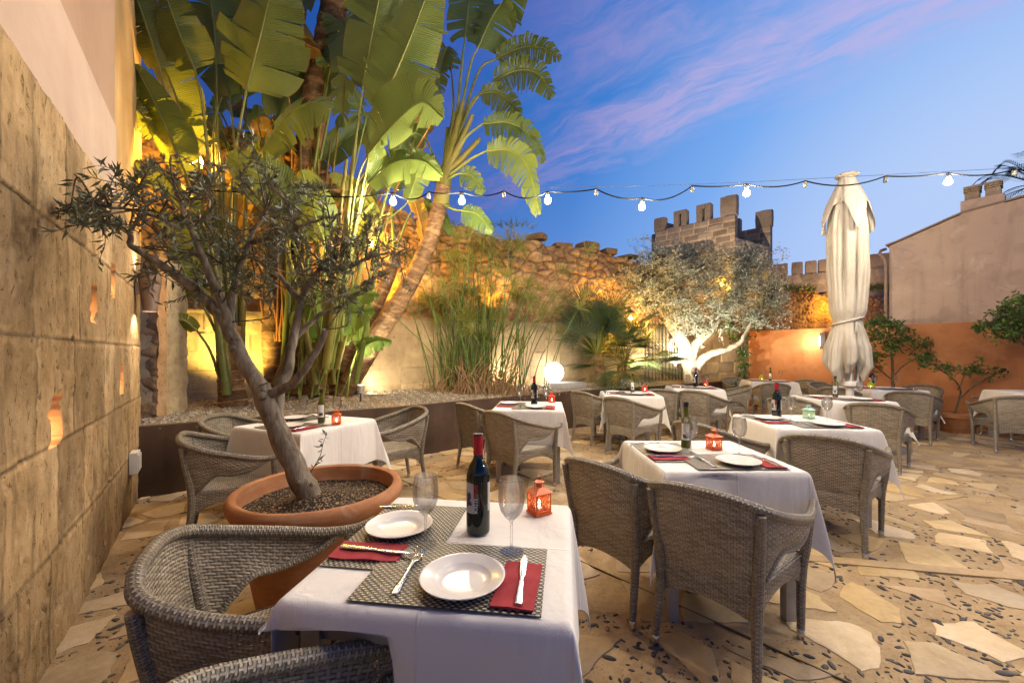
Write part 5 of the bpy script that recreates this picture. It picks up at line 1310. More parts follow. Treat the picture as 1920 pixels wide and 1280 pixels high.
# dark foliage and withered leaves filling the clump behind the big blades
r = np.random.default_rng(91)
for k in range(34):
    cx_, cy_ = r.uniform(410, 800), r.uniform(20, 430)
    if 560 < cx_ and cy_ < 60: cy_ += 120
    d_ = r.uniform(5.3, 6.2); L_ = r.uniform(90, 170); a_ = r.uniform(-2.6, -.5)
    p0 = (cx_ - .5 * L_ * math.cos(a_), cy_ - .5 * L_ * math.sin(a_), d_); p1 = (cx_, cy_ - 8, d_ - .1); p2 = (cx_ + .5 * L_ * math.cos(a_), cy_ + .5 * L_ * math.sin(a_) + r.uniform(0, 50), d_ - .2)
    dead = r.random() < .32
    paddle(pm, OM, [((580 + cx_) / 2, 640, 5.6), ((p0[0] * 2 + 590) / 3, (p0[1] + 520) / 2, 5.6)], [p0, p1, p2], r.uniform(.36, .62), 300 + k, (r.normal(0, .5), r.normal(0, .4), r.normal(.3, .4)), int(r.integers(4, 16)), r.uniform(.06, .2), r.uniform(.1, .4), r.uniform(.1, .45), (1.7, .75, .8) if dead else tuple(np.array((.62, .72, .66)) * r.uniform(.7, 1.35)), (.02, .012))
for k in range(16):
    x0, x1 = r.uniform(500, 700), r.uniform(470, 790); d_ = r.uniform(5.2, 6.0)
    mb = MB(); P = np.array([px(x0, 720, d_), px((2 * x0 + x1) / 3 + 5, 560, d_), px((x0 + 2 * x1) / 3, 400, d_), px(x1, r.uniform(180, 330), d_)]) - OM
    mb.tube(catmull(P, 20), np.linspace(r.uniform(.025, .05), .012, 20), 8, col=((1.0, .8, .55), (.8, .9, .6), (.9, .55, .5))[k % 3]); mb.build('sheath', M['leaf_stalk'], pm, angle=180)
TQ = (.8, .85, .75)
for k, (pt, bl, w_, tr, gp, sd, tn) in enumerate((
    ([(836, 335, 5.75), (880, 300, 5.6)], [(912, 283, 5.5), (955, 282, 5.4), (990, 315, 5.35), (1012, 402, 5.3)], .52, 26, .30, (.2, -.3, .9), (1.1, 1.05, .8)),
    ([(840, 320, 5.75), (872, 260, 5.6)], [(905, 232, 5.5), (955, 230, 5.4), (995, 255, 5.35), (1022, 303, 5.3)], .42, 26, .32, (.2, -.3, .9), TQ),
    ([(845, 300, 5.7), (880, 205, 5.6)], [(925, 152, 5.5), (970, 132, 5.4), (1010, 140, 5.35), (1038, 182, 5.3)], .46, 24, .34, (.2, -.3, .9), DK),
    ([(848, 290, 5.7), (895, 140, 5.6)], [(930, 110, 5.5), (970, 92, 5.45), (1010, 88, 5.4), (1052, 110, 5.35)], .42, 20, .30, (.2, -.3, .9), DK),
    ([(850, 290, 5.7), (880, 130, 5.6)], [(896, 90, 5.5), (930, 20, 5.4), (985, -40, 5.3)], .72, 10, .12, (.7, -.2, .6), (.7, .78, .75)),
    ([(850, 290, 5.7), (866, 120, 5.6)], [(872, 70, 5.6), (880, 0, 5.6), (890, -70, 5.6)], .8, 8, .10, (1, -.2, .1), (.62, .7, .72)),
    ([(840, 300, 5.7), (850, 200, 5.7)], [(846, 130, 5.8), (838, 90, 5.8), (826, 130, 5.8), (822, 190, 5.8)], .4, 16, .3, (1, 0, .2), DK),
    ([(835, 340, 5.75), (850, 330, 5.6)], [(862, 325, 5.5), (885, 330, 5.45), (908, 362, 5.4)], .34, 12, .25, (.3, -.2, .9), TQ),
    ([(828, 380, 5.75), (850, 392, 5.6)], [(865, 395, 5.5), (895, 402, 5.45), (925, 435, 5.4)], .34, 14, .28, (.3, -.2, .9), (.75, .9, .7)),
    ([(850, 290, 5.7), (880, 200, 5.6)], [(900, 175, 5.55), (935, 175, 5.5), (965, 205, 5.45), (975, 250, 5.4)], .42, 18, .3, (.3, -.2, .9), DK),
    ([(835, 330, 5.75), (812, 290, 5.8)], [(800, 260, 5.85), (775, 250, 5.9), (748, 280, 5.9), (735, 330, 5.9)], .46, 10, .16, (.3, -.3, .9), (.7, .85, .75)),
    ([(740, 480, 6.1), (735, 400, 6.1)], [(740, 360, 6.1), (760, 330, 6.0), (800, 320, 5.95), (840, 345, 5.9)], .40, 9, .14, (.3, -.3, .9), (.8, .95, .8)),
    ([(740, 480, 6.1), (760, 420, 6.1)], [(772, 395, 6.1), (795, 385, 6.05), (830, 400, 6.0), (850, 440, 5.95)], .36, 12, .2, (.3, -.3, .9), (.7, .85, .7)),
    ([(735, 500, 6.1), (715, 420, 6.1)], [(705, 370, 6.1), (690, 350, 6.1), (660, 370, 6.1), (650, 420, 6.1)], .40, 9, .14, (.3, -.3, .9), (.75, .9, .75)))):
    paddle(pr_, OR, pt, bl, w_, 100 + k, sd, tr, gp, .35 if tr > 10 else .15, .25, tn, (.03, .013))

# ---- papyrus clump
OP = px(880, 735, 6.75)
pp_ = thing('papyrus', 'tall clump of papyrus reeds with feathery heads against the old wall', 'plant', OP); r = np.random.default_rng(17)
st = MB(); hd_ = MB(); dr = MB()
for k in range(125):
    bx_, by_ = (r.normal(0, .34), r.normal(.1, .16)) if k < 95 else (r.normal(.75, .28), r.normal(.2, .12))
    lean = r.normal(0, .22) + bx_ * .35; h_ = r.uniform(1.1, 2.65) if k < 95 else r.uniform(.8, 1.7); ly = r.normal(-.02, .14)
    if k in (96, 97, 98): bx_, lean, h_ = -.25, -.85 + .14 * (k - 96), 1.5
    b_ = np.array([bx_, by_, 0]); e = b_ + np.array([lean * h_ * .8, ly * h_ * .6, h_ * math.cos(min(1, abs(lean)) * .6)]); m_ = (b_ + e) / 2 + np.array([-lean * .10, 0, .06])
    c = catmull([b_, m_, e], 12); g_ = r.uniform(.7, 1.2); st.tube(c, np.linspace(.010, .005, 12), 5, cap=False, col=(g_ * r.uniform(.8, 1.3), g_, g_ * .8))
    if r.random() < .75:
        t = unit(c[-1] - c[-2]); nr = r.integers(46, 80); R_ = r.uniform(.18, .36)
        dv = unit(t * .75 + r.normal(0, .55, (nr, 3))); p1 = e + dv * R_ * .55; p2 = e + dv * R_ * r.uniform(.8, 1.1, (nr, 1)) - np.array([0, 0, 1]) * R_ * .18
        sd = unit(np.cross(dv, r.normal(size=(nr, 3)))) * .0034
        V = np.stack([e + sd * .5, e - sd * .5, p1 + sd, p1 - sd, p2 + sd * .5, p2 - sd * .5], 1); Fs = []
        for i in range(nr): o_ = 6 * i; Fs += [(o_, o_ + 1, o_ + 3, o_ + 2), (o_ + 2, o_ + 3, o_ + 5, o_ + 4)]
        hd_.add(V.reshape(-1, 3), Fs, None, np.array((1, 1, .9)) * r.uniform(.6, 1.3))
for k in range(620):
    x, y = r.normal(.15, .50), r.normal(-.02, .17); a = r.normal(0, .45); b_ = np.array([x, y, -.03]); h_ = r.uniform(.09, .40) * math.exp(-((x - .1) / .9) ** 2)
    if r.random() < .3: h_ *= 2.0
    dr.tube([b_, b_ + (math.sin(a) * h_ * .5, r.normal(0, .02), h_ * .55), b_ + (math.sin(a) * h_, r.normal(0, .05), h_ * r.uniform(.6, 1))], [.011, .009, .005], 5, col=np.array((1, .95, .85)) * r.uniform(.5, 1.4))
st.build('stems', M['reed_green'], pp_, angle=180); hd_.build('feathery_heads', M['umbel'], pp_, angle=180); dr.build('dead_stumps', M['dead_reed'], pp_, angle=60)
# ---- fan palm
OF = px(1150, 722, 8.0); fp = thing('fan_palm', 'low bushy fan palm with stiff dark green fans beside the gate', 'palm', OF); r = np.random.default_rng(8)
mb = MB(); mb.tube([(-.22, 0, -.05), (-.27, 0, .3), (-.33, 0, .62)], [.10, .11, .09], 10); mb.tube([(.2, .1, -.05), (.2, .1, .4)], [.10, .09], 10); mb.build('trunk', M['fibre_bark'], fp)
fb = MB(); sk = MB()
for k in range(78):
    left = k < 44; c0 = np.array([-.33, 0, .62]) if left else np.array([.22, .05, .40])
    az = r.uniform(0, 6.28); el = r.uniform(-.35, 1.35) if left else r.uniform(-.5, 1.3); R_ = r.uniform(.5, 1.05) if left else r.uniform(.45, .9)
    d = np.array([math.cos(az) * math.cos(el), math.sin(az) * math.cos(el) * .7, math.sin(el)]); d = unit(d + (0, 0, .15)); hub = c0 + d * R_
    sk.tube(catmull([c0, c0 + d * R_ * .5 + (0, 0, .05), hub], 8), .008, 5, cap=False, col=(1.2, 1.2, .8))
    up = unit(np.cross(np.cross(d, (0, 0, 1)), d) + r.normal(0, .25, 3)); sdv = unit(np.cross(d, up)); n = 30; ln = r.uniform(.50, .78); g_ = r.uniform(.4, 1.0); span = r.uniform(1.5, 2.1)
    for a in np.linspace(-span, span, n):
        q = d * math.cos(a) + sdv * math.sin(a); l_ = ln * (1 - .25 * abs(a) / span) * r.uniform(.9, 1.05); wv = unit(np.cross(q, up)) * .0085
        p0, p1, p2 = hub, hub + q * l_ * .5 + up * .02, hub + q * l_ - np.array([0, 0, .10 * l_ * r.uniform(.2, 1.6)])
        fb.add([p0, p1 + wv, p1 + up * .006, p1 - wv, p2], [(0, 1, 2), (0, 2, 3), (1, 4, 2), (2, 4, 3)], None, np.array((1, 1, 1)) * g_ * r.uniform(.85, 1.15))
sk.build('fan_stalks', M['leaf_stalk'], fp, angle=180); fb.build('fans', M['palm_leaf'], fp, angle=180)
# ---- floodlit pale olive by the gate
OO = px(1300, 715, 9.1); po = thing('olive_tree', 'old pale olive tree, trunk and crown lit white by a floodlight', 'tree', OO); r = np.random.default_rng(44); nodes = []; tk = MB()
def pb(pts, r0, r1, seed, n=26):
    P = np.array([px(*p) for p in pts]) - OO; c = branch(tk, P, r0, r1, n, 10, seed, .02); nodes.extend(c[6:])
pb([(1300, 720, 9.1), (1296, 690, 9.1), (1290, 665, 9.1), (1278, 640, 9.05), (1264, 622, 9.0), (1252, 600, 9.0)], .19, .10, 1)
pb([(1298, 690, 9.1), (1300, 655, 9.1), (1318, 630, 9.05), (1340, 610, 9.0), (1350, 580, 9.0)], .13, .07, 2)
pb([(1304, 690, 9.1), (1318, 668, 9.0), (1345, 660, 8.9), (1370, 655, 8.85), (1390, 640, 8.8)], .10, .05, 3)
pb([(1350, 590, 9.0), (1372, 560, 9.0), (1390, 520, 9.0), (1400, 490, 9.0)], .07, .02, 4)
pb([(1345, 600, 9.0), (1330, 560, 9.1), (1310, 520, 9.1), (1290, 480, 9.1)], .06, .02, 5)
pb([(1262, 615, 9.0), (1240, 580, 9.1), (1210, 545, 9.2), (1180, 520, 9.3)], .055, .015, 6)
pb([(1262, 615, 9.0), (1270, 570, 8.9), (1255, 520, 8.9), (1240, 480, 9.0)], .06, .015, 7)
pb([(1390, 640, 8.8), (1410, 605, 8.8), (1430, 570, 8.8), (1450, 545, 8.8)], .045, .015, 8)
pb([(1318, 650, 9.1), (1300, 610, 9.3), (1290, 570, 9.4)], .05, .02, 9)
tk.build('trunk', M['pale_bark'], po, angle=70)
NP = np.array(nodes); tw = MB(); lp, ld = [], []
for cx_, cy_, rx_, ry_, dd, dy, cnt in ((1320, 530, 100, 75, 9.0, .55, 420), (1405, 540, 75, 70, 8.9, .45, 260), (1240, 530, 80, 65, 9.1, .5, 240), (1175, 540, 55, 55, 9.3, .4, 90), (1330, 595, 90, 30, 8.9, .4, 110), (1290, 470, 70, 25, 9.2, .4, 36), (1400, 480, 60, 25, 9.0, .4, 36), (1440, 590, 45, 30, 8.8, .3, 36), (1215, 480, 40, 30, 9.3, .3, 14)):
    for _ in range(cnt):
        a = r.uniform(0, 6.28); q = r.random() ** .45; e = px(cx_ + rx_ * q * math.cos(a), cy_ + ry_ * q * math.sin(a), dd + r.normal(0, dy)) - OO
        s = NP[np.argmin(np.linalg.norm(NP - e, axis=1))]; L = np.linalg.norm(e - s)
        if L > .7: s = e + (s - e) * .7 / L
        m_ = (s + e) / 2 + r.normal(0, .06, 3); c = catmull([s, m_, e + unit(e - s) * .1], 9); tw.tube(c, np.linspace(.008, .002, 9), 4, cap=False)
        for f in np.linspace(.2, 1, r.integers(20, 34)):
            x = f * 7.99; i = min(int(x), 7); p = c[i] + (c[i + 1] - c[i]) * (x - i) + r.normal(0, .03, 3); t = unit(e - s); lp.append(p); ld.append(t * .5 + unit(r.normal(size=3)) + (0, 0, .1))
for sp in ((1190, 462), (1205, 448), (1222, 470), (1462, 470), (1470, 480)):
    for _ in range(26): lp.append(px(sp[0] + r.normal(0, 7), sp[1] + r.normal(0, 7), 9.2) - OO); ld.append(r.normal(size=3) + (0, 0, .4))
tw.build('twig_foliage', M['twig'], po, angle=180); lp = np.array(lp)
mb = MB(); leaf_cloud(mb, lp, np.array(ld), r.uniform(.055, .10, len(lp)), r.uniform(.016, .026, len(lp)), r); mb.build('crown', M['olive_pale'], po, angle=180)
# ---- climber on the wall corner, leafy tree, potted shrub, shrub top at the right, date palm far off
def leafy(name, label, cat, O, stems, clusters, ls, lw, seed, mat='shrub_leaf', bark='twig', per=24, cols=None, tw_l=.5, crown='crown'):
    t = thing(name, label, cat, O); r = np.random.default_rng(seed); tk = MB(); nodes = []
    for k, (pts, r0, r1) in enumerate(stems):
        P = np.array([px(*p) for p in pts]) - O; nodes.extend(branch(tk, P, r0, r1, 18, 7, seed + k, .012)[3:])
    NP = np.array(nodes); lp, ld = [], []
    for cx_, cy_, rx_, ry_, dd, dy, cnt in clusters:
        for _ in range(cnt):
            a = r.uniform(0, 6.28); q = r.random() ** .5; e = px(cx_ + rx_ * q * math.cos(a), cy_ + ry_ * q * math.sin(a), dd + r.normal(0, dy)) - O
            s = NP[np.argmin(np.linalg.norm(NP - e, axis=1))]; L = np.linalg.norm(e - s)
            if L > tw_l: s = e + (s - e) * tw_l / L
            c = catmull([s, (s + e) / 2 + r.normal(0, .03, 3), e], 8); tk.tube(c, np.linspace(.005, .0016, 8), 4, cap=False)
            for f in np.linspace(.3, 1, per):
                x = f * 6.99; i = min(int(x), 6); p = c[i] + (c[i + 1] - c[i]) * (x - i) + r.normal(0, .02, 3); lp.append(p); ld.append(unit(e - s + 1e-6) * .4 + unit(r.normal(size=3)))
    tk.build('stems', M[bark], t, angle=180); lp = np.array(lp); mb = MB(); cc = None
    if cols is not None: cc = np.array(cols)[r.integers(len(cols), size=len(lp))] * r.uniform(.7, 1.3, (len(lp), 1))
    leaf_cloud(mb, lp, np.array(ld), r.uniform(ls * .7, ls * 1.2, len(lp)), r.uniform(lw * .8, lw * 1.2, len(lp)), r, cols=cc); mb.build(crown, M[mat], t, angle=180); return t
O = px(1392, 735, 9.6)
leafy('climber', 'green climbing plant trailing down the left end of the orange wall', 'plant', O, [([(1390, 735, 9.6), (1395, 690, 9.55), (1388, 650, 9.5), (1392, 610, 9.4), (1370, 590, 9.2)], .02, .008), ([(1392, 640, 9.5), (1410, 620, 9.4), (1425, 605, 9.3)], .012, .005)],
      [(1395, 690, 14, 30, 9.5, .08, 22), (1392, 650, 14, 25, 9.5, .08, 14), (1390, 620, 30, 20, 9.3, .15, 22), (1360, 618, 30, 12, 9.1, .15, 14), (1420, 600, 30, 18, 9.2, .15, 12), (1375, 725, 12, 8, 9.4, .1, 6)], .075, .045, 3, per=9, cols=[(1, 1, 1), (1.3, 1.4, 1), (.7, .8, .6)], tw_l=.25)
O = px(1675, 755, 7.35)
leafy('leafy_tree', 'small leafy tree with thin bare stem before the orange wall', 'tree', O, [([(1675, 765, 7.35), (1674, 720, 7.35), (1672, 680, 7.3), (1668, 640, 7.25), (1665, 605, 7.2)], .03, .01), ([(1674, 712, 7.35), (1650, 690, 7.3), (1630, 670, 7.2)], .014, .005), ([(1674, 705, 7.35), (1700, 680, 7.3), (1730, 660, 7.3), (1745, 655, 7.3)], .014, .005), ([(1670, 660, 7.3), (1690, 630, 7.2), (1700, 610, 7.2)], .012, .004), ([(1669, 640, 7.25), (1645, 620, 7.2), (1635, 605, 7.2)], .012, .004)],
      [(1660, 625, 38, 30, 7.2, .22, 44), (1640, 650, 25, 35, 7.2, .2, 22), (1690, 640, 30, 25, 7.25, .2, 26), (1722, 640, 22, 14, 7.3, .15, 12), (1740, 672, 22, 10, 7.3, .15, 10), (1632, 690, 14, 16, 7.2, .1, 7), (1655, 600, 25, 12, 7.15, .15, 14)], .075, .034, 5, per=9, cols=[(1, 1, 1), (1.3, 1.3, .8), (.7, .85, .6)], tw_l=.35)
O = px(1795, 800, 6.75); pt2 = thing('flower_pot', 'plain terracotta pot with a thin shrub by the orange wall', 'pot', (O[0], O[1], 0)); sc2 = .27
mb = MB(); mb.lathe([(0, .01), (.19, 0), (.20, .01), (.235, .24), (.24, .245), (.262, .25), (.268, .265), (.272, .325), (.262, .335), (.245, .325), (.235, .27), (0, .27)], 44); mb.build('body', M['terracotta'], pt2, angle=45)
O = np.array([O[0], O[1], .26])
leafy('potted_shrub', 'thin sparse shrub with slanting stems growing in the small terracotta pot', 'shrub', O, [([(1790, 775, 6.75), (1800, 740, 6.75), (1790, 715, 6.7), (1760, 690, 6.65), (1730, 675, 6.6)], .016, .005), ([(1800, 745, 6.75), (1830, 722, 6.7), (1860, 705, 6.65), (1880, 690, 6.6)], .013, .004), ([(1796, 730, 6.75), (1815, 700, 6.7), (1840, 690, 6.7)], .01, .004), ([(1770, 697, 6.65), (1800, 688, 6.6)], .008, .004)],
      [(1760, 688, 30, 10, 6.65, .15, 14), (1800, 700, 30, 12, 6.65, .15, 12), (1840, 690, 25, 10, 6.7, .12, 8), (1872, 700, 18, 14, 6.6, .1, 8), (1838, 680, 8, 12, 6.6, .1, 5), (1725, 672, 18, 8, 6.6, .1, 8)], .06, .032, 7, per=7, cols=[(.8, .9, .7), (1.1, 1.2, .8)], tw_l=.22)
O = px(1935, 800, 6.2); O[2] = 0
leafy('shrub', 'dense bright green shrub crown entering at the right edge above the wall', 'shrub', O, [([(1935, 812, 6.2), (1935, 720, 6.2), (1925, 640, 6.2), (1905, 610, 6.2)], .03, .012), ([(1925, 650, 6.2), (1890, 620, 6.15), (1860, 605, 6.1), (1830, 612, 6.1)], .014, .004), ([(1925, 630, 6.2), (1940, 590, 6.2)], .014, .005)],
      [(1905, 585, 40, 32, 6.2, .2, 46), (1940, 600, 40, 40, 6.2, .2, 30), (1885, 625, 35, 20, 6.15, .18, 26), (1848, 612, 22, 8, 6.1, .1, 9), (1920, 560, 30, 12, 6.2, .15, 12)], .068, .032, 9, per=13, cols=[(1, 1, 1), (1.5, 1.5, .9), (.7, .9, .6)], tw_l=.3)
O = np.array([*px(1948, 345, 15)[:2], 0]); top_ = px(1948, 345, 15) - O; dp = thing('date_palm', 'dark date palm crown against the sky at the far right edge', 'palm', O)
mb = MB(); mb.tube([(0, 0, 0), (.1, 0, top_[2] * .5), top_], [.28, .24, .22], 12); mb.build('trunk', M['fibre_bark'], dp); r = np.random.default_rng(2); mb = MB()
for k in range(30):
    az = 2 * math.pi * k / 30 + r.normal(0, .1); el = r.uniform(-.2, 1.1); L = r.uniform(1.5, 2.0); d = np.array([math.cos(az) * math.cos(el), math.sin(az) * math.cos(el), math.sin(el)])
    c = catmull([top_, top_ + d * L * .5, top_ + d * L * .85 - (0, 0, .25), top_ + d * L * 1.05 - (0, 0, .75)], 30); mb.tube(c, np.linspace(.02, .005, 30), 4, cap=False)
    t = unit(np.gradient(c, axis=0)); sv = unit(np.cross(t, (0, 0, 1)))
    for i in range(4, 30):
        for sg in (-1, 1):
            q = unit(sv[i] * sg * .8 + t[i] * .7 - np.array([0, 0, .25])); w_ = unit(np.cross(q, (0, 0, 1))) * .011; l_ = .36 * math.sin(math.pi * (i / 31) ** .7) + .06
            mb.add([c[i], c[i] + q * l_ * .5 + w_, c[i] + q * l_, c[i] + q * l_ * .5 - w_], [(0, 1, 2, 3)], None, (.6, .6, .6))
mb.build('crown', M['palm_leaf'], dp, angle=180)
# tufts growing on the wall head and along the ledge
tg = MB(); r = np.random.default_rng(6); W = []
for x0, x1, y, n in ((1440, 1530, 543, 170), (1625, 1668, 540, 110), (830, 1000, 425, 40), (1190, 1230, 487, 40)):
    for _ in range(n):
        x = r.uniform(x0, x1); p = (x - 960) / F; Y = 7.75 / (1 - .5 * p); b_ = px(x, y + r.normal(0, 3), Y)
        for _ in range(4): d = unit(r.normal(size=3) * (1, 1, .3) + (0, 0, 1.1)); l_ = r.uniform(.08, .26); w_ = unit(np.cross(d, r.normal(size=3))) * .008; tg.add([b_ + w_, b_ + d * l_, b_ - w_], [(0, 1, 2)], None, np.array((1, .8, .6)) * r.uniform(.5, 1.2))
tag(tg.build('wall_weeds', M['reed_green'], smooth=False), kind='stuff')
# ---------------------------------------------------------------- festoon lights
def festoon(label, anchor, pts, glow, extra=None, wire=True):
    "pts: (x, y, z, lit) where sockets hang; the cable runs through them"
    f = thing('festoon_lights', label, 'string lights', (*anchor,))
    A = np.array(anchor); P = np.array([p[:3] for p in pts])
    C_ = []
    for i in range(len(P) - 1):
        a, b = P[i], P[i + 1]; sag = .018 + .03 * ((i * 7) % 3)
        for t in np.linspace(0, 1, 10)[:-1]: C_.append(a + (b - a) * t - np.array([0, 0, sag * 4 * t * (1 - t)]))
    C_.append(P[-1]); C_ = np.array(C_)
    mb = MB(); mb.tube(C_ - A + (0, 0, .004), .0075, 6); mb.build('cable', M['wire_black'], f)
    if wire:
        W_ = np.array([px(x, y, DF) for x, y in wire]) if wire is not True else np.array([P[0] + (0, 0, .03), (P[0] + P[-1]) / 2, P[-1] + (0, 0, .03)])
        mb = MB(); mb.tube(catmull(W_ - A, 30), .0025, 5); mb.build('support_wire', M['steel'], f)
    for x, y, z, lit in pts[1:-1]:
        q = np.array([x, y, z]) - A
        mb = MB(); mb.lathe([(0, -.005), (.014, -.008), (.019, -.016), (.017, -.03), (.021, -.034), (.021, -.06), (.018, -.066), (0, -.066)], 12, q); sk = mb.build('socket', M['socket_grey'], f)
        if lit:
            mb = MB(); mb.lathe([(.0, -.062), (.014, -.064), (.027, -.076), (.035, -.096), (.034, -.114), (.020, -.130), (0, -.134)], 10, q); mb.build('bulb', M[glow], f, angle=180)
DF = 4.55
pts = []
for x, y, lit in ((300, 352, 0), (560, 362, 0), (737, 362, 1), (804, 361, 0), (866, 361, 1), (945, 359, 0), (1027, 360, 1), (1118, 355, 0), (1204, 372, 1), (1298, 349, 0), (1400, 346, 1), (1510, 340, 0), (1660, 331, 0), (1778, 325, 1), (1903, 318, 0), (2150, 305, 0)):
    pts.append((*px(x, y, DF), lit))
festoon('black festoon cable with small glowing bulbs strung across the courtyard sky', px(300, 352, DF), pts, 'bulb_glow', wire=((300, 350), (660, 356), (1000, 352), (1300, 346), (1600, 331), (1920, 314), (2150, 302)))
pts = [(-1.75, 1.4, 3.55, 0)] + [(x, y, 3.42, 1) for x, y in ((1.5, 1.22), (2.9, 1.16), (4.3, 1.10))] + [(5.6, 1.05, 3.6, 0)]
festoon('added unseen second festoon cable above the foreground tables', pts[0][:3], pts, 'bulb_glow_near')  # string out of view, added to light the foreground

pts = [(-.6, 2.35, 4.05, 0)] + [(x, y, 3.98, 1) for x, y in ((.7, 2.45), (2.1, 2.6), (3.6, 2.8), (5.1, 3.0))] + [(6.6, 3.2, 4.1, 0)]
festoon('added unseen third festoon cable high above the tables', pts[0][:3], pts, 'bulb_glow_far')  # added above the view to brighten the floor and tables farther back

# ---------------------------------------------------------------- lamps
def light(kind, name, parent, loc, energy, color, target=None, size=.03, ang=70, blend=.5):
    l = bpy.data.objects.new(name, bpy.data.lights.new(name, kind)); COL.objects.link(l)
    l.data.energy = energy; l.data.color = color; l.data.shadow_soft_size = size
    l.location = loc
    if kind == 'SPOT': l.data.spot_size = R(ang); l.data.spot_blend = blend
    if target is not None: l.rotation_euler = (Vector(target) - Vector(loc)).to_track_quat('-Z', 'Y').to_euler()
    if parent is not None: l.parent = parent
    return l
# globe on its stone block
q = px(1038, 708, 7.75); gl_ = thing('globe_lamp', 'white glowing globe lamp on a stone block in the gravel bed', 'lamp', (q[0], q[1], .76))
mb = MB(); th = np.linspace(-math.pi / 2, math.pi / 2, 20); mb.lathe(np.c_[.195 * np.cos(th), .20 + .195 * np.sin(th)], 36); mb.build('shade', M['globe_glow'], gl_, angle=180)
mb = MB(); mb.lathe([(0, 0), (.09, 0), (.09, .02), (.06, .03), (0, .03)], 24); mb.build('base', M['lamp_grey'], gl_)
mb = MB(); stone_block(mb, (q[0] + .18, q[1], .70), (.86, .42, .14), R(25), 77, (.8, .8, .8)); tag(mb.build('stone_block', M['kerb_stone'], angle=50), 'low grey stone block under the glowing globe', 'block')
nrm0 = np.array([-.447, .894])
# spike floodlights in the gravel
def flood(label, at_, aim, energy, color, ang=95, lit=True, body='lamp_grey', sz=.045):
    t = thing('spike_floodlight', label, 'floodlight', at_)
    d = Vector(aim) - Vector(at_) - Vector((0, 0, .12)); d.normalize(); q = d.to_track_quat('Z', 'Y').to_matrix()
    mb = MB(); mb.tube([(0, 0, -.06), (0, 0, .10)], .012, 8); mb.build('spike', M['iron'], t)
    mb = MB(); mb.lathe([(0, -.07), (sz * .8, -.06), (sz, .0), (sz * 1.05, .05), (sz * .95, .05), (sz * .9, .035)], 18, (0, 0, .12), ax=q); hd_ = mb.build('head', M[body], t)
    mb = MB(); mb.lathe([(sz * .93, .038), (0, .042)], 18, (0, 0, .12), ax=q); mb.build('lens', M['lamp_glow'], hd_)
    if energy: light('SPOT', 'beam', t, Vector((0, 0, .12)) + d * .075, energy, color, Vector((0, 0, .12)) + d * 3, .04, ang, .7)
p = px(420, 716, 5.1); flood('small bright spike floodlight at the foot of the tall paddle leaved plant', p - (0, 0, .12), (p[0] - .35, p[1] + 1.0, 2.3), PW['flood_left'], YEL, 130)
p = np.array([-2.1, 5.55, .72]); flood('added spike floodlight hidden among the stems aimed up at the big leaves', p, (-1.9, 5.4, 4.0), PW['flood_mid'] * 1.3, (1, .93, .70), 110)  # added lamp, no fixture seen here, brightens the big leaves
p = np.array([-.30, 7.12, .60]); flood('added unseen spike floodlight behind the papyrus aimed at the pale masonry', p, (.3, 7.95, 1.0), PW['flood_mid'] * .55, WARM, 150)  # unseen lamp added to light the masonry behind the reeds
p = np.array([-2.35, 6.15, .62]); flood('added unseen spike floodlight behind the ringed trunks aimed at the pale masonry', p, (-1.2, 7.2, 1.4), PW['flood_mid'] * .22, WARM, 150, body='iron', sz=.03)  # lamp added for the glow on this stretch of masonry, none seen
p = px(1176, 717, 8.2); flood('white headed spike floodlight at the foot of the fan palm', p - (0, 0, .12), (4.4, 9.1, 2.6), PW['flood_olive'] * .9, (1, .92, .72), 90, body='ceramic', sz=.075)
p = px(1302, 697, 8.1); flood('bright spike floodlight in front of the pale olive trunk', p - (0, 0, .1), (4.5, 9.6, 3.0), PW['flood_olive'] * .5, (1, .92, .74), 125, sz=.07)
for X_, E_, lb in ((-1.97, 110, 'added ledge floodlight behind the leaning ringed trunk washing the rubble amber'), (-.35, 80, 'added ledge floodlight behind the papyrus reeds washing the rubble amber'), (1.95, 130, 'added ledge floodlight behind the fan palm washing the rubble amber')):
    q = np.array([X_, BW(X_), 1.96]) - np.array([nrm0[0], nrm0[1], 0]) * .10
    flood(lb, q, (q[0] + nrm0[0] * .05, q[1] + nrm0[1] * .05, 4.0), E_, SODIUM, 165, sz=.016)  # unseen lamps added for the amber wash on the rubble
# wall lantern glimpsed through leaves, and unseen ones added for the amber wash
def wall_lantern(label, at_, energy, face, s=1.0, glow='lantern_glow'):
    t = thing('wall_lantern', label, 'lantern', at_)
    mb = MB()
    for sx in (-1, 1):
        for sy in (-1, 1): mb.tube([(sx * .085 * s, sy * .085 * s, -.02), (sx * .115 * s, sy * .115 * s, .26 * s)], .008 * s, 6)
    mb.lathe([(.175 * s, .255 * s), (.09 * s, .35 * s), (.03 * s, .40 * s), (0, .42 * s)], 4); mb.box((0, 0, -.02), (.19 * s, .19 * s, .02)); mb.build('frame', M['iron'], t, smooth=False)
    mb = MB(); mb.tube([(face[0] * .5, face[1] * .5, .34), (0, 0, .44 * s), (0, 0, .40 * s)], .014, 6); mb.build('bracket', M['iron'], t)
    mb = MB(); th = np.linspace(-math.pi / 2, math.pi / 2, 10); mb.lathe(np.c_[.06 * s * np.cos(th), .12 * s + .075 * s * np.sin(th)], 14); mb.build('lamp', M[glow], t, angle=180)
    light('POINT', 'lamp_light', t, (-face[0] * .10, -face[1] * .10, .12 * s), energy, SODIUM, size=.10)
nrmB = np.array([-.447, .894])
def on_city(X, z, off): return np.array([X, BW(X), z]) - np.array([nrmB[0], nrmB[1], 0]) * off
wall_lantern('amber wall lantern glowing through the leaves at upper left', on_city(-4.25, 3.62, .45), PW['lantern'], nrmB, 1.3)
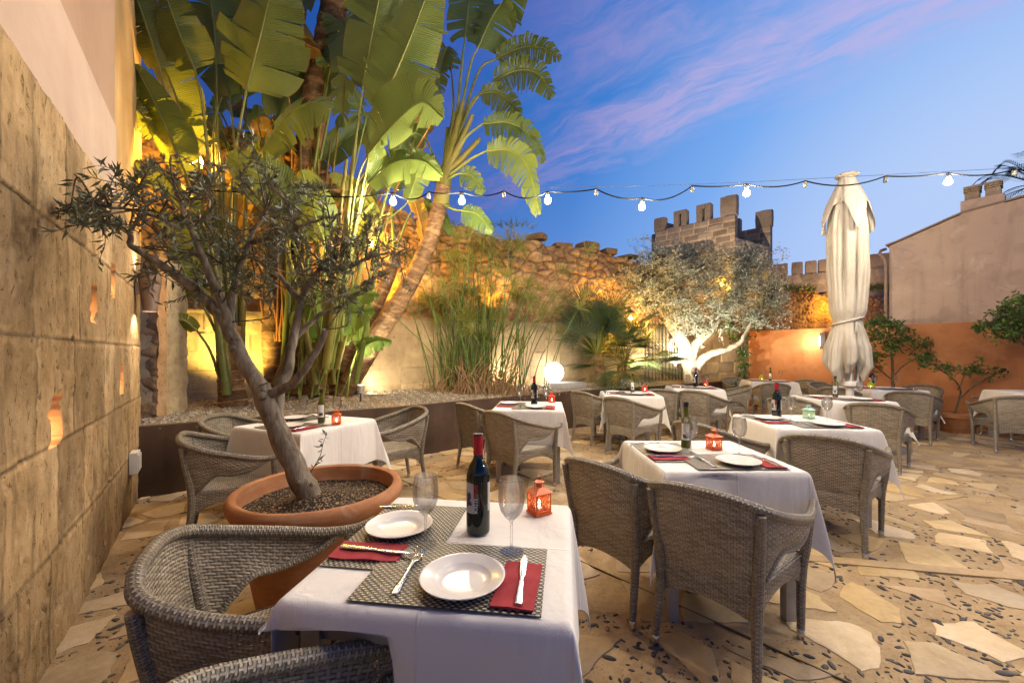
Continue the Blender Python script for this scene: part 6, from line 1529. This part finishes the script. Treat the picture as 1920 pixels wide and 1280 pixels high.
wall_lantern('added amber wall lantern hidden behind the paddle leaved plant', on_city(-2.35, 2.9, .40), PW['lantern'] * .9, nrmB)  # unseen lantern added to light the upper wall
wall_lantern('amber wall lantern glowing inside the crown of the pale olive', on_city(5.0, 2.92, .35), PW['lantern_b'] * .6, nrmB, .8)
wall_lantern('added amber wall lantern hidden behind the fan palm', on_city(2.42, 2.0, .28), PW['lantern_b'] * .5, nrmB, .7)  # added for the bright wall behind the palm, not seen
wall_lantern('added unseen amber wall lantern behind the closed parasol', on_city(10.1, 2.75, .55), PW['lantern_b'] * 1.15, nrmB, .8)  # unseen, added to light the wall on the right
# cone sconce on the stone wall
qy = 3.50; nl = np.array([.804, .595])
s0 = np.array([LW(qy), qy]) ; sc_ = thing('cone_sconce', 'brown cone shaped wall sconce throwing light down the stone wall', 'wall lamp', (s0[0] + nl[0] * .10, s0[1] + nl[1] * .10, 1.70))
mb = MB(); mb.lathe([(.052, 0), (.085, .32), (.088, .33), (.075, .33), (.045, .01)], 28); mb.build('shade', M['sconce_brown'], sc_)
mb = MB(); mb.box((-nl[0] * .07, -nl[1] * .07, .2), (.05, .06, .1), math.atan2(nl[1], nl[0])); mb.build('mount', M['sconce_brown'], sc_)
mb = MB(); mb.lathe([(0, .03), (.040, .028), (.046, .04)], 16); mb.build('lamp', M['lamp_glow'], sc_)
light('SPOT', 'beam_down', sc_, (-nl[0] * .03, -nl[1] * .03, -.012), PW['sconce'] * .5, WARM, (-nl[0] * .2, -nl[1] * .2, -2), .03, 130, .6)
light('SPOT', 'beam_up', sc_, (-nl[0] * .03, -nl[1] * .03, .35), PW['sconce'] * .35, WARM, (-nl[0] * .2, -nl[1] * .2, 2), .03, 120, .6)
# sconce on the orange wall, just left of the parasol
oy = 9.0; od = (ow1 - ow0) / np.linalg.norm(ow1 - ow0); on_ = np.array([od[1], -od[0]]); f_ = .305
o2 = ow0 + (ow1 - ow0) * f_ + on_ * .06
pxs = 1545; pp = (pxs - 960) / F; Yw = (ow0[0] - od[0] / od[1] * ow0[1]) / (pp - od[0] / od[1]); o2 = np.array([pp * Yw, Yw]) + on_ * .06
so = thing('wall_sconce', 'slim dark wall sconce glowing on the orange wall beside the parasol', 'wall lamp', (o2[0], o2[1], 1.60))
mb = MB(); a_ = math.atan2(od[1], od[0]); mb.box((0, 0, .0), (.10, .05, .36), a_); mb.build('body', M['iron'], so, smooth=False)
mb = MB(); mb.box((-od[0] * .053, -od[1] * .053, 0), (.012, .03, .22), a_); mb.build('diffuser', M['lamp_glow'], so, smooth=False)
light('POINT', 'lamp_light', so, (on_[0] * .16 - od[0] * .20, on_[1] * .16 - od[1] * .20, 0), PW['sconce'] * .55, WARM, size=.06)
# socket box low on the stone wall
qy = 3.30; c2 = np.array([LW(qy), qy]) + nl * .03; al = math.atan2(-.595, .804)
ou = thing('socket_box', 'small grey electric socket box low on the stone wall', 'outlet', (c2[0], c2[1], .43))
aw = math.atan2(.804, -.595)
mb = MB(); mb.box((0, 0, 0), (.16, .05, .17), aw); mb.build('housing', M['outlet'], ou, smooth=False)
for k in (-.037, .037): mb = MB(); mb.box((nl[0] * .028 + math.cos(aw) * k, nl[1] * .028 + math.sin(aw) * k, .0), (.062, .012, .13), aw); mb.build('flap', M['outlet'], ou, smooth=False)

# ---------------------------------------------------------------- closed parasol
UX, UY = px(1588, 700, 5.72)[:2]
um = thing('parasol', 'tall closed cream parasol tied with a band on a white post', 'parasol', (UX, UY, 0))
mb = MB(); mb.tube([(.04, 0, .02), (.04, 0, 3.70)], .048, 16); mb.build('post', M['white_metal'], um, angle=50)
mb = MB(); mb.box((.04, 0, .04), (.9, .9, .08)); mb.box((.04, 0, .14), (.2, .2, .14)); mb.build('base', M['leg_metal'], um, smooth=False)
mb = MB(); mb.lathe([(.05, .84), (.125, .87), (.13, .90), (.125, .93), (.05, .95)], 20, (.04, 0, 0)); mb.build('hub', M['white_metal'], um, angle=40)
for k in range(8):
    a = k * math.pi / 4 + .2; ca, sa = math.cos(a), math.sin(a)
    mb = MB(); mb.tube([(.04 + .11 * ca, .11 * sa, .92), (.04 + .14 * ca, .14 * sa, 1.5)], .014, 6); mb.build('strut', M['white_metal'], um)
def canopy():
    nz, na = 150, 160; r_ = np.random.default_rng(12); P = np.zeros((nz, na + 1, 3))
    zt, zb = 3.82, 1.03
    for i in range(nz):
        f = i / (nz - 1); z = zt + (zb - zt) * f
        # overall radius: narrow head, wide shoulders, waist at the tie, flared hem
        rad = np.interp(z, [1.03, 1.18, 1.42, 1.70, 1.80, 1.92, 2.5, 3.05, 3.30, 3.45, 3.66, 3.80, 3.82], [.20, .30, .29, .21, .19, .24, .27, .265, .235, .20, .15, .10, .08])
        for j in range(na + 1):
            a = 2 * math.pi * j / na
            amp = np.interp(z, [1.03, 1.4, 1.72, 1.85, 2.4, 3.2, 3.7, 3.82], [.42, .26, .10, .14, .27, .27, .16, .02])
            lob = abs(math.sin(4 * (a + .16 * math.sin(2 * a + 1) + .10 * math.sin(3 * a)) + .18 * math.sin(z * 1.5 + 2 * math.sin(a)) + .3)) ** .5
            w_ = (1 + amp * (lob - .68) * 1.5 + amp * .42 * (abs(math.sin(9.5 * a + .8 * math.sin(2 * a) + .15 * z)) ** .6 - .7) + .03 * math.sin(9 * a + z * 3) + .05 * math.sin(3 * a + 1.0 + z * .9))
            zz = z + (.10 * math.sin(3 * a + .6) + .05 * math.sin(7 * a)) * max(0, (f - .80) / .20) ** 1.2
            P[i, j] = (.80 * rad * w_ * math.cos(a), .80 * rad * w_ * math.sin(a), zz)
    P[:, -1] = P[:, 0]
    mb = MB(); mb.grid(P, flip=True); mb.build('canopy', M['canvas'], um, angle=180)
    # the vent flap hanging over the top, with pointed corners
    nz = 40; Q = np.zeros((nz, na + 1, 3))
    for i in range(nz):
        f = i / (nz - 1)
        for j in range(na + 1):
            a = 2 * math.pi * j / na; pt = abs(math.cos(2 * a + .5)) ** 4
            ln = .40 + .42 * pt; z = 3.845 - ln * f
            rad = np.interp(z, [2.95, 3.2, 3.45, 3.66, 3.80, 3.845], [.39, .355, .285, .19, .122, .10])
            rip = 1 + f * (.16 * (abs(math.sin(4 * a + 1.2 + .4 * math.sin(a))) ** .6 - .6) * 2 + .05 * math.sin(13 * a + z * 4) - .12 * (1 - pt) * f)
            Q[i, j] = (.82 * rad * rip * math.cos(a), .82 * rad * rip * math.sin(a), z)
    Q[:, -1] = Q[:, 0]
    mb = MB(); mb.grid(Q, flip=True); mb.build('vent_flap', M['canvas'], um, angle=180)
    mb = MB(); mb.lathe([(0, 3.895), (.10, 3.89), (.135, 3.875), (.14, 3.86), (.12, 3.845), (.09, 3.84)], 28); mb.build('finial', M['canvas'], um, angle=50)
    th = np.linspace(0, 2 * math.pi, 40); mb = MB(); mb.tube(np.c_[.182 * np.cos(th), .182 * np.sin(th), 1.79 + .05 * np.sin(th + 2.0)], .016, 6, cap=False)
    mb.tube([(-.02, -.19, 1.76), (.0, -.215, 1.68), (-.01, -.205, 1.56)], .010, 6); mb.tube([(-.02, -.19, 1.76), (-.05, -.215, 1.70), (-.06, -.205, 1.62)], .010, 6)
    mb.build('tie_band', M['canvas'], um, angle=60)
canopy()

# ---------------------------------------------------------------- iron gate and bird cage
ga = on_city(2.95, 0, .12); gb_ = on_city(4.0, 0, .12); gt = thing('iron_gate', 'narrow dark iron bar gate between the fan palm and the pale olive', 'gate', (ga[0], ga[1], .6))
mb = MB(); D_ = gb_ - ga
for t in (0.0, 1.0): mb.tube([D_ * t + (0, 0, 0), D_ * t + (0, 0, 1.45)], .018, 6)
for z in (.08, .72, 1.38): mb.tube([(0, 0, z), D_ + (0, 0, z)], .014, 6)
mb.build('frame', M['iron'], gt)
for k in range(1, 11): mb = MB(); mb.tube([D_ * k / 11 + (0, 0, .03), D_ * k / 11 + (0, 0, 1.50)], .009, 6); mb.build('bar', M['iron'], gt)
q = px(1267, 655, 8.6); cg = thing('bird_cage', 'small white wire bird cage hanging from the pale olive trunk', 'bird cage', (q[0], q[1], q[2]))
mb = MB(); S_ = .15
for k in range(16):
    a = k * math.pi / 8; mb.tube([(S_ * math.cos(a), S_ * math.sin(a), -.26), (S_ * math.cos(a), S_ * math.sin(a), .06), (S_ * .8 * math.cos(a), S_ * .8 * math.sin(a), .17), (S_ * .35 * math.cos(a), S_ * .35 * math.sin(a), .24), (0, 0, .26)], .005, 5, cap=False)
for z, rr_ in ((-.26, S_), (-.1, S_), (.06, S_), (.17, S_ * .8)):
    th = np.linspace(0, 2 * math.pi, 24); mb.tube(np.c_[rr_ * np.cos(th), rr_ * np.sin(th), np.full(24, z)], .005, 5, cap=False)
mb.build('bars', M['ceramic'], cg)
mb = MB(); mb.lathe([(0, -.36), (.02, -.34), (.03, -.31), (S_ * .8, -.275), (S_, -.262), (S_, -.25), (0, -.25)], 20); mb.build('base', M['ceramic'], cg)
mb = MB(); th = np.linspace(0, 2 * math.pi, 16); mb.tube(np.c_[.025 * np.cos(th), 0 * th, .285 + .025 * np.sin(th)], .004, 5, cap=False); mb.tube([(0, 0, .31), (.05, .1, .52)], .003, 5); mb.build('hook', M['ceramic'], cg)
# drip hose on the gravel
mb = MB(); hp = [px(x, y, d) for x, y, d in ((395, 775, 5.0), (500, 765, 5.3), (650, 742, 5.9), (760, 738, 6.3))]
hp = [np.array([p[0], p[1], .685]) for p in hp]; mb.tube(catmull(hp, 40), .012, 6); tag(mb.build('drip_hose', M['fibre_bark']), 'thin brown irrigation hose lying along the gravel bed', 'hose')

# floodlights added out of sight behind the old wall for tower and battlements
p = np.array([9.6, 18.6, 3.2]); flood('added unseen floodlight behind the old wall aimed at the tower', p, (10.8, 23.4, 7.5), 2600, (1, .78, .52), 100, sz=.12)
p = np.array([13.0, 15.6, 3.3]); flood('added unseen floodlight behind the old wall aimed at the rear battlements', p, (13.2, 17.6, 4.4), 320, (1, .70, .42), 140, sz=.12)
